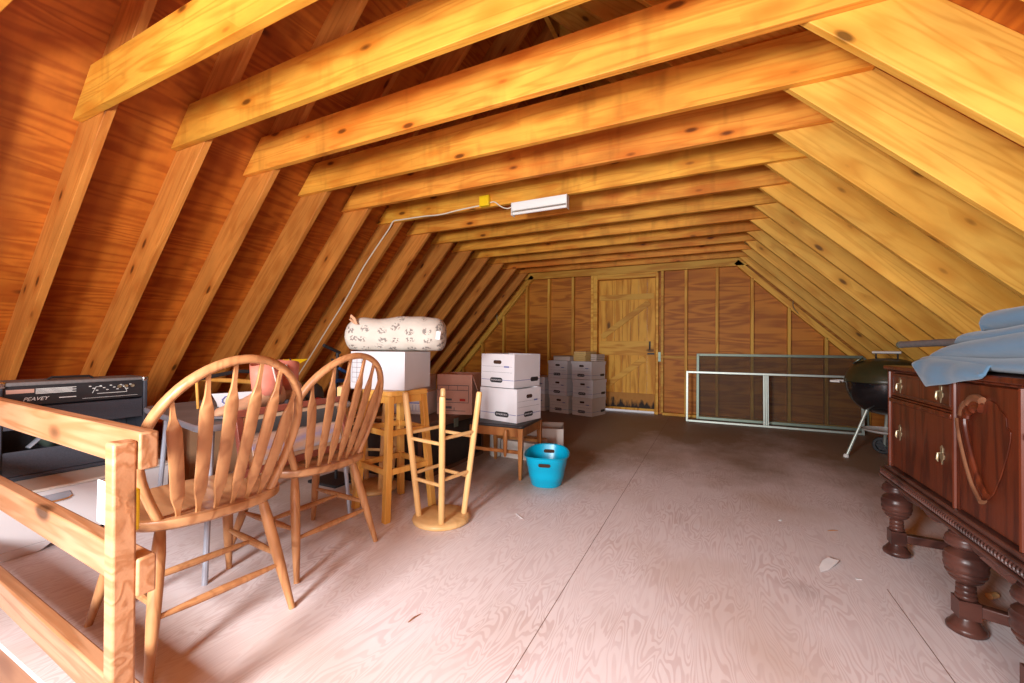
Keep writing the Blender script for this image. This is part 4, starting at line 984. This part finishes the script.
# ------------------------------------------------------------------ sideboard (front faces the chairs, -X)
sbx = .785; Y_ = 1.84
sd_ = thing('antique_sideboard', 'dark mahogany sideboard with bulbous turned legs and shield-shaped door moulding', 'sideboard', (sbx, Y_, 0))
DPT = .50; yA, yB, yC, yD = .785, .178, -.178, -.785     # section limits in local y
def B_(nm, a, b_, mat='mahog', bev=.003, par=None, label=None):
    mb = MB(); mb.span(a, b_); return mb.build(nm, M[mat], par or sd_, bevel=bev, label=label)
B_('carcass', (.012, yD, .44), (DPT, yA, .895))
mb = MB(); mb.span((-.022, yD - .022, .905), (DPT + .01, yA + .022, .925)); mb.span((-.010, yD - .012, .8955), (DPT, yA + .012, .9045)); mb.build('top', M['mahog'], sd_, bevel=.005)
mb = MB(); mb.span((-.034, yD - .05, .372), (DPT, yA + .05, .384)); mb.span((-.024, yD - .04, .3845), (DPT, yA + .04, .408)); mb.span((-.030, yD - .046, .4085), (DPT, yA + .046, .421)); mb.span((-.018, yD - .03, .4215), (DPT, yA + .03, .4395))
bm_ = mb.build('base_moulding', M['mahogdark'], sd_, bevel=.004)
mb = MB()
nb_ = 98
for i in range(nb_):
    y = yD - .04 + (yA - yD + .08) * (i + .5) / nb_
    mb.tube([(-.0245, y, .387), (-.029, y + .002, .392), (-.029, y + .004, .400), (-.0245, y + .006, .406)], .0036, 6)
mb.build('gadroon_carving', M['mahogdark'], bm_)
# stiles between the sections
for y0, y1 in ((yA - .018, yA), (yB - .016, yB + .016), (yC - .016, yC + .016), (yD, yD + .018)):
    mb = MB(); mb.span((-.004, y0, .4405), (.0115, y1, .895)); mb.tube([(-.0045, (y0 + y1) / 2, .4405), (-.0045, (y0 + y1) / 2, .895)], .008, 8); mb.build('stile', M['mahog'], sd_)
def pull(par, y, z):
    mb = MB()
    mb.prism([(y + a * .019, z + b * .036) for a, b in ((0, 1.1), (.6, .8), (.45, .35), (1, .05), (.85, -.35), (.35, -.5), (0, -1), (-.35, -.5), (-.85, -.35), (-1, .05), (-.45, .35), (-.55, .75))], -.0005, -.004, lambda a, b, h: (h, a, b))
    p_ = mb.build('pull_plate', M['brass'], par, bevel=.001)
    mb = MB(); mb.tube([(-.005, y, z + .010), (-.014, y, z + .008), (-.016, y, z - .014), (-.013, y, z - .024)], [.003, .0035, .005, .002], 8); mb.build('drop_pull', M['brass'], p_)
for lo, hi, sgn in ((yB + .0165, yA - .0185, 1), (yD + .0185, yC - .0165, -1)):
    d1 = B_('drawer', (-.001, lo + .003, .782), (.0115, hi - .003, .890))
    mb = MB(); z0, z1 = .795, .878
    for a, b_ in (((-.004, lo + .022, z0), (-.0012, hi - .022, z0 + .004)), ((-.004, lo + .022, z1 - .004), (-.0012, hi - .022, z1)), ((-.004, lo + .022, z0 + .004), (-.0012, lo + .026, z1 - .004)), ((-.004, hi - .026, z0 + .004), (-.0012, hi - .022, z1 - .004))): mb.span(a, b_)
    mb.build('bead', M['mahogdark'], d1)
    pull(d1, hi - .105, .836); pull(d1, lo + .092, .836)
    mb = MB(); mb.span((-.012, lo, .752), (.0115, hi, .7715)); mb.span((-.006, lo, .772), (.0115, hi, .7805)); mb.build('rail_moulding', M['mahog'], sd_, bevel=.003)
    d2 = B_('deep_drawer', (-.001, lo + .003, .446), (.0115, hi - .003, .7505))
    pull(d2, hi - .10, .617); pull(d2, lo + .085, .603)
dr = B_('door', (-.001, yC + .0175, .446), (.0115, yB - .0175, .890))
# shield panel and what is left of its moulding
SH = [(0.0, -.150), (.045, -.115), (.085, -.05), (.118, .02), (.135, .07), (.137, .095), (.118, .107), (.113, .135), (.092, .150), (.078, .152), (.062, .170), (.030, .178), (0, .170)]
zc_ = .670
full = [(a, b) for a, b in SH] + [(-a * .94, b) for a, b in reversed(SH[1:-1])]
mb = MB(); mb.prism([(a * .97, zc_ + b * .985) for a, b in full], -.0012, -.004, lambda a, b, h: (h, a, b)); sp_ = mb.build('shield_panel', M['mahog'], dr, bevel=.001)
for seg in (SH[0:6], SH[6:9], SH[9:13]):
    mb = MB(); mw2 = MB()
    P_ = [Vector((0, a, zc_ + b)) for a, b in seg]; Q = []
    for i in range(len(P_) - 1):
        for f in (0, .25, .5, .75): Q.append(P_[i].lerp(P_[i + 1], f))
    Q.append(P_[-1])
    # smooth
    for _ in range(3): Q = [Q[0]] + [(Q[i - 1] + Q[i] * 2 + Q[i + 1]) / 4 for i in range(1, len(Q) - 1)] + [Q[-1]]
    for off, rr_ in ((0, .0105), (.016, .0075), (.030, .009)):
        T = []
        for i, q in enumerate(Q):
            d = (Q[min(i + 1, len(Q) - 1)] - Q[max(i - 1, 0)]).normalized(); nn = Vector((0, d.z, -d.y))
            if nn.y * q.y > 0 and True: nn = -nn if (Vector((0, -q.y, zc_ + .03 - q.z)).dot(nn) < 0) else nn
            elif Vector((0, -q.y, zc_ + .03 - q.z)).dot(nn) < 0: nn = -nn
            T.append(q + nn * off + Vector((-.010, 0, 0)))
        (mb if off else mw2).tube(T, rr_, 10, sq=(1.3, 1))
    sm_ = mb.build('shield_moulding', M['mahog'], dr, label='carved moulding remaining on only one side of the shield')
    mw2.build('highlit_edge', M['highlit'], sm_, label='pale outer edge with painted highlight')  # outer tube carries the edge highlight in its colour
mb = MB(); mb.lathe([(.005, 0), (.005, .003), (0, .004)], 10, Matrix.Translation((-.0012, yB - .035, .66)) @ Matrix.Rotation(-PI / 2, 4, 'Y')); mb.build('escutcheon', M['brass'], dr)
# scalloped apron
for lo, hi in ((yB + .09, yA - .08), (yC + .06, yB - .06), (yD + .08, yC - .09)):
    L_ = hi - lo; pl = [(hi, .3715), (lo, .3715)] + [(lo + L_ * i / 24, .358 - .030 * abs(math.sin(PI * 2 * i / 24)) ** .7 - .012 * (i in (11, 12, 13))) for i in range(25)]
    mb = MB(); mb.prism(pl, .0, .018, lambda a, b, h: (h, a, b)); mb.build('apron', M['mahogdark'], sd_, bevel=.003)
prof = [(.050, 0), (.060, .006), (.062, .016), (.058, .024), (.050, .030), (.046, .038), (.036, .050), (.034, .0555)]
prof2 = [(.034, .1185), (.039, .122), (.039, .131), (.034, .135), (.037, .139), (.037, .149), (.033, .153), (.036, .157), (.036, .167), (.032, .171), (.040, .178), (.056, .186), (.062, .194), (.058, .198), (.068, .202), (.074, .211), (.070, .217), (.077, .222), (.080, .234), (.076, .243), (.080, .249), (.080, .262), (.073, .270), (.075, .275), (.064, .284), (.046, .290), (.042, .294), (.060, .299), (.074, .306), (.077, .315), (.072, .321), (.074, .326), (.068, .336), (.058, .343), (.060, .347), (.048, .353), (.044, .357), (.047, .363), (.043, .3705)]
def leg(y, x):
    mb = MB(); T = Matrix.Translation((x, y, 0)); mb.lathe([(r * .86, z) for r, z in prof], 28, T); mb.box((x, y, .087), (.058, .058, .062)); mb.lathe([(r * .735, z) for r, z in prof2], 28, T)
    mb.build('leg', M['mahogdark'], sd_, ang=50)
lx = .03
for y in (yA + .028, yB + .022, yC + .003, yD - .028): leg(y, lx)
leg(yA + .0, DPT - .06); leg(yD + .0, DPT - .06)
def strt(p, q):
    mb = MB(); mb.bar((p[0], p[1], .088), (q[0], q[1], .088), .032, .040); mb.build('stretcher', M['mahogdark'], sd_, bevel=.004)
strt((lx + .030, yA + .02), (DPT - .09, yA + .0)); strt((lx + .03, yB + .015), (DPT - .06, .06)); strt((lx + .033, yC + .005), (DPT - .06, -.06)); strt((lx + .033, yD + .02), (DPT - .095, yD + .02))
strt((DPT - .06, yA - .045), (DPT - .06, yD + .045))
mb = MB(); A0 = Vector((lx + .03, yB - .03, .31)); pts = [A0.lerp(Vector((DPT - .1, yB - .14, .14)), f) + Vector((0, 0, -.05 * math.sin(PI * f))) for f in [i / 8 for i in range(9)]]
for i in range(8): mb.bar(pts[i], pts[i + 1], .022, .05)
mb.build('curved_brace', M['mahogdark'], sd_)

# ------------------------------------------------------------------ blue blanket and grey tube on the sideboard
bl = thing('folded_blanket', 'folded blue blanket in loose layers on the sideboard, one corner hanging over the front', 'blanket', (sbx, Y_, .926))
def layer(x0, x1, yl, yr, zb, zt_a, zt_b, tip, wob, ph):
    """one fold: rounded nose at the far (+y) end, thickness growing towards the near end"""
    def fn(u, v):
        s = u; y = yl + (yr - yl) * s
        th0 = (zt_a + (zt_b - zt_a) * s) - zb(s)
        nose = min(1, (s / tip)) if tip > 0 else 1; nose = math.sin(nose * PI / 2) ** .7 if nose > 0 else 0.02
        nose *= max(.02, math.sin(min(1, (1 - s) / .05) * PI / 2) ** .5)
        a = v * 2 * PI; ca, sa = math.cos(a), math.sin(a)
        p = 3.2; xx = math.copysign(abs(ca) ** (2 / p), ca); zz = math.copysign(abs(sa) ** (2 / 2.2), sa)
        hx = (x1 - x0) / 2; cx_ = (x0 + x1) / 2
        th = max(.004, th0 * nose)
        x = cx_ + xx * hx * (.9 + .1 * nose) + .008 * math.sin(s * 9 + ph) 
        z = zb(s) + th / 2 + zz * th / 2 + wob * math.sin(s * 15 + ph + xx * 1.3) * (.5 + .5 * zz) + wob * .7 * math.sin(xx * 5 + ph + s * 7) * (zz > 0)
        return Vector((x, y, max(z, .0015)))
    mb.grid(fn, 44, 36, cv=True)
mb = MB()
layer(-.012, .46, .50, -.75, lambda s: .002, .060, .060, .05, .003, 0)
layer(-.005, .45, .485, -.75, lambda s: .030 + .03 * s, .128, .150, .34, .006, 1.3)
layer(.02, .44, .30, -.75, lambda s: .095 + .02 * s, .150, .165, .12, .005, 2.6)
layer(.04, .42, .145, -.73, lambda s: .140 + .012 * s, .218, .230, .05, .003, 4.1)
# hanging corner
def hang(u, v):
    # u along the edge from the far tip to the near end, v down the front
    y = .40 - u * .47
    drop = .10 * (math.sin(min(1, u * 4 + .12) * PI / 2)) * (1 - u) ** .55
    t = v * (1.0)
    if t < .35:
        f = t / .35; return Vector((.06 - .095 * f, y - .02 * (1 - f), .022 + .012 * math.sin(PI * f) + .01 * (1 - u)))
    f = (t - .35) / .65
    return Vector((-.035 - .012 * math.sin(f * PI) + .005 * math.sin(u * 14), y + .012 * f * math.sin(u * 3), .020 * (1 - u ** 6) + .001 - drop * f + .01 * (1 - u) * (1 - f)))
mb.grid(hang, 30, 14)
mb.build('cloth', M['blanket'], bl, ang=80, solid=.004)
tbx = thing('grey_tube', 'dark grey tube on the blanket pile, poking out past the end of the sideboard', 'tube', (.93, 2.55, 1.035))
mb = MB(); mb.tube([(-.03, .30, -.006), (0, 0, 0), (.02, -.45, .0)], .0165, 16); mb.build('barrel', M['tolextop'], tbx)
mb = MB(); mb.tube([(-.0315, .322, -.0065), (-.030, .3005, -.006)], .018, 16); mb.build('end_cap', M['alu'], tbx)

# ------------------------------------------------------------------ light fixture, junction box, cable
y6 = Y0 + 6 * SP
lf = thing('fluorescent_fixture', 'short white fluorescent strip light under the seventh ceiling joist', 'light', (-1.31, y6 - TH / 2, ZT - .001))
mb = MB(); mb.prism([(-.030, 0), (.030, 0), (.030, -.040), (.015, -.066), (-.015, -.066), (-.030, -.040)], -.245, .245, lambda a, b, h: (h, a, b)); mb.build('housing', M['whiteplastic'], lf, bevel=.002)
for x in (-.2475, .2475):
    mb = MB(); mb.span((x - .0022, -.032, -.108), (x + .0022, .032, 0)); mb.build('end_bracket', M['whiteplastic'], lf)
mb = MB(); mb.tube([(-.244, 0, -.088), (.244, 0, -.088)], .013, 14); mb.build('tube_lamp', M['whiteplastic'], lf)
jx = thing('junction_box', 'yellow junction box on the face of the joist left of the strip light', 'box', (-1.815, y6 - TH - .0015, ZT + .045))
mb = MB(); mb.span((-.048, -.040, -.045), (.048, 0, .048)); mb.build('box_body', M['yellow'], jx, bevel=.004)
mb = MB(); mb.span((-.044, -.0425, -.041), (.044, -.0405, .044)); mb.build('front_plate', M['yellow'], jx, bevel=.001)
yy = y6 - TH - .006
def sm(P, k=2):
    P = [Vector(p) for p in P]
    for _ in range(k):
        Q = [P[0]]
        for a, b_ in zip(P, P[1:]): Q += [a.lerp(b_, .25), a.lerp(b_, .75)]
        P = Q + [P[-1]]
    return P
ca = thing('electrical_cable', 'white electrical cable running from the yellow box along the joist and down a left rafter', 'cable', (0, 0, 0))
yr = y6 - .006
def rx(z, off=.11): return XL + (z - ZT) / TL - off / math.sin(aL)
mb = MB(); mb.tube(sm([(-1.865, yy, 2.262), (-2.1, yy, 2.255), (-2.3, yy, 2.235), (-2.5, yy, 2.25), (-2.80, yy, 2.25), (-2.88, yy, 2.255), (-2.93, yr - .03, 2.19), (rx(2.1, .09), yr, 2.1), (rx(1.8, .10), yr, 1.8), (rx(1.5, .06), yr, 1.5), (rx(1.2, .06), yr, 1.2), (rx(.9, .05), yr, .9), (rx(.6, .05), yr, .6)]), .0062, 8); mb.build('run', M['cable'], ca)
mb = MB(); mb.tube(sm([(-1.766, yy, 2.275), (-1.72, yy - .01, 2.275), (-1.66, yy - .005, 2.22), (-1.60, yy, 2.195), (-1.557, y6 - .045, 2.205)]), .005, 8); mb.build('lead', M['cable'], ca)
for nm, x, z, s in (('left', -3.456, 1.55, 1), ('right', .955, 1.62, -1)):
    wr = thing('wire_hook', 'thin wire hook hanging from the far gable plate near the %s slope' % nm, 'hook', (x, yf - .006, z))
    mb = MB(); mb.tube(sm([(0, -.01, .07), (.005, -.015, .02), (0, -.008, -.05), (.02, -.02, -.10), (.06 * 1, -.02, -.15)]), .0045, 6); mb.build('wire', M['alu'], wr)
# ------------------------------------------------------------------ scraps on the floor
def scrap(name, label, cat, x, y, rz, poly, h=.012):
    t = thing(name, label, cat, (x, y, .0012), R(rz)); mb = MB()
    mb.prism(poly, 0, .0014, lambda a, b, hh: (a, b, hh + h * (math.sin(a * 28) * .5 + .5) * (abs(a) > .01))); mb.build('sheet', M['scrap'], t)
scrap('paper_scrap', 'curled white paper scrap on the floor in front of the sideboard', 'paper', .475, 2.36, 58, [(-.085, -.012), (-.03, -.022), (.03, -.026), (.085, -.02), (.075, .02), (.02, .022), (-.04, .012)])
scrap('paper_strip', 'thin white strip on the floor between the upturned stool and the tub', 'paper', *[-1.02, 2.22], -40, [(-.045, -.004), (.045, -.004), (.045, .004), (-.045, .004)], .004)
scrap('white_chip', 'small white chip on the floor near the sideboard legs', 'chip', .575, 2.29, 20, [(-.012, -.008), (.012, -.006), (.010, .009), (-.008, .008)], .003)
scrap('tiny_chip', 'tiny white chip on the floor nearest the middle of the room, beyond the curled scrap', 'chip', .36, 2.86, 70, [(-.012, -.006), (.012, -.007), (.012, .006), (-.01, .008)], .003)
for i, (x, y, rz, l) in enumerate(((.60, 2.83, 30, 'small brown splinter on the floor left of the far sideboard leg'), (-.98, 1.22, 80, 'thin dark splinter on the bare floor at the lower left'), )):
    t = thing('wood_splinter', l, 'splinter', (x, y, .003), R(rz)); mb = MB(); mb.tube([(-.03, 0, 0), (0, .002, .001), (.03, -.001, 0)], [.0012, .0028, .001], 6); mb.build('shard', M['bench'], t)
ck = thing('wooden_plug', 'short round wooden plug on the floor under the sideboard', 'plug', (1.02, 2.36, .012), R(40))
mb = MB(); mb.tube([(-.02, 0, 0), (.02, 0, 0)], .012, 14); mb.build('body', M['beech'], ck)

# ------------------------------------------------------------------ light
def area(name, loc, target, size, energy, col, sy=None, spread=180):
    l = bpy.data.lights.new(name, 'AREA'); l.energy = energy; l.color = col; l.size = size; l.spread = R(spread)
    if sy: l.shape = 'RECTANGLE'; l.size_y = sy
    o = bpy.data.objects.new(name, l); C.objects.link(o); o.location = loc
    o.rotation_euler = (Vector(target) - Vector(loc)).to_track_quat('-Z', 'Y').to_euler(); return o
KEY = area('daylight_window', ((wx0 + wx1) / 2, YB + .03, (wz0 + wz1) / 2), (-.9, 3, 1.0), .45, 152, (.96, .97, 1), .6)
area('added_fill_light', ((ux0 + ux1) / 2, YB + .03, (uz0 + uz1) / 2), (.0, 3, 1.1), 1.0, 47, (1, .98, .96), .5)  # added fill behind the camera to brighten floor and joists; no known window
w = bpy.data.worlds.new('sky'); bpy.context.scene.world = w; w.use_nodes = True
bg = w.node_tree.nodes['Background']; bg.inputs[0].default_value = (.80, .87, 1, 1); bg.inputs[1].default_value = 1.2

# ------------------------------------------------------------------ camera
F_, YAW, PIT, ROLL = 412.4, .4518, .0129, .0085
c, s = math.cos(YAW), math.sin(YAW); cp, sp = math.cos(PIT), math.sin(PIT); cr, sr = math.cos(ROLL), math.sin(ROLL)
fw_ = Vector((-s, c, 0)); rt_ = Vector((c, s, 0)); up_ = Vector((0, 0, 1))
f2 = fw_ * cp + up_ * sp; u2 = up_ * cp - fw_ * sp
cR = rt_ * cr + u2 * sr; cU = u2 * cr - rt_ * sr
cam = bpy.data.cameras.new('camera'); cam.sensor_width = 36; cam.lens = F_ / 1024 * 36; cam.clip_start = .02
co_ = bpy.data.objects.new('camera', cam); C.objects.link(co_)
mw = Matrix((cR, cU, -f2)).transposed().to_4x4(); mw.translation = (0, 0, 1.0); co_.matrix_world = mw
sc = bpy.context.scene; sc.camera = co_
vs_ = sc.view_settings; vs_.view_transform = 'Standard'; vs_.look = 'None'; vs_.gamma = 1; vs_.exposure = .12; vs_.use_curve_mapping = False
sc.cycles.use_denoising = True; sc.cycles.max_bounces = 8; sc.cycles.diffuse_bounces = 5; sc.cycles.sample_clamp_indirect = 6
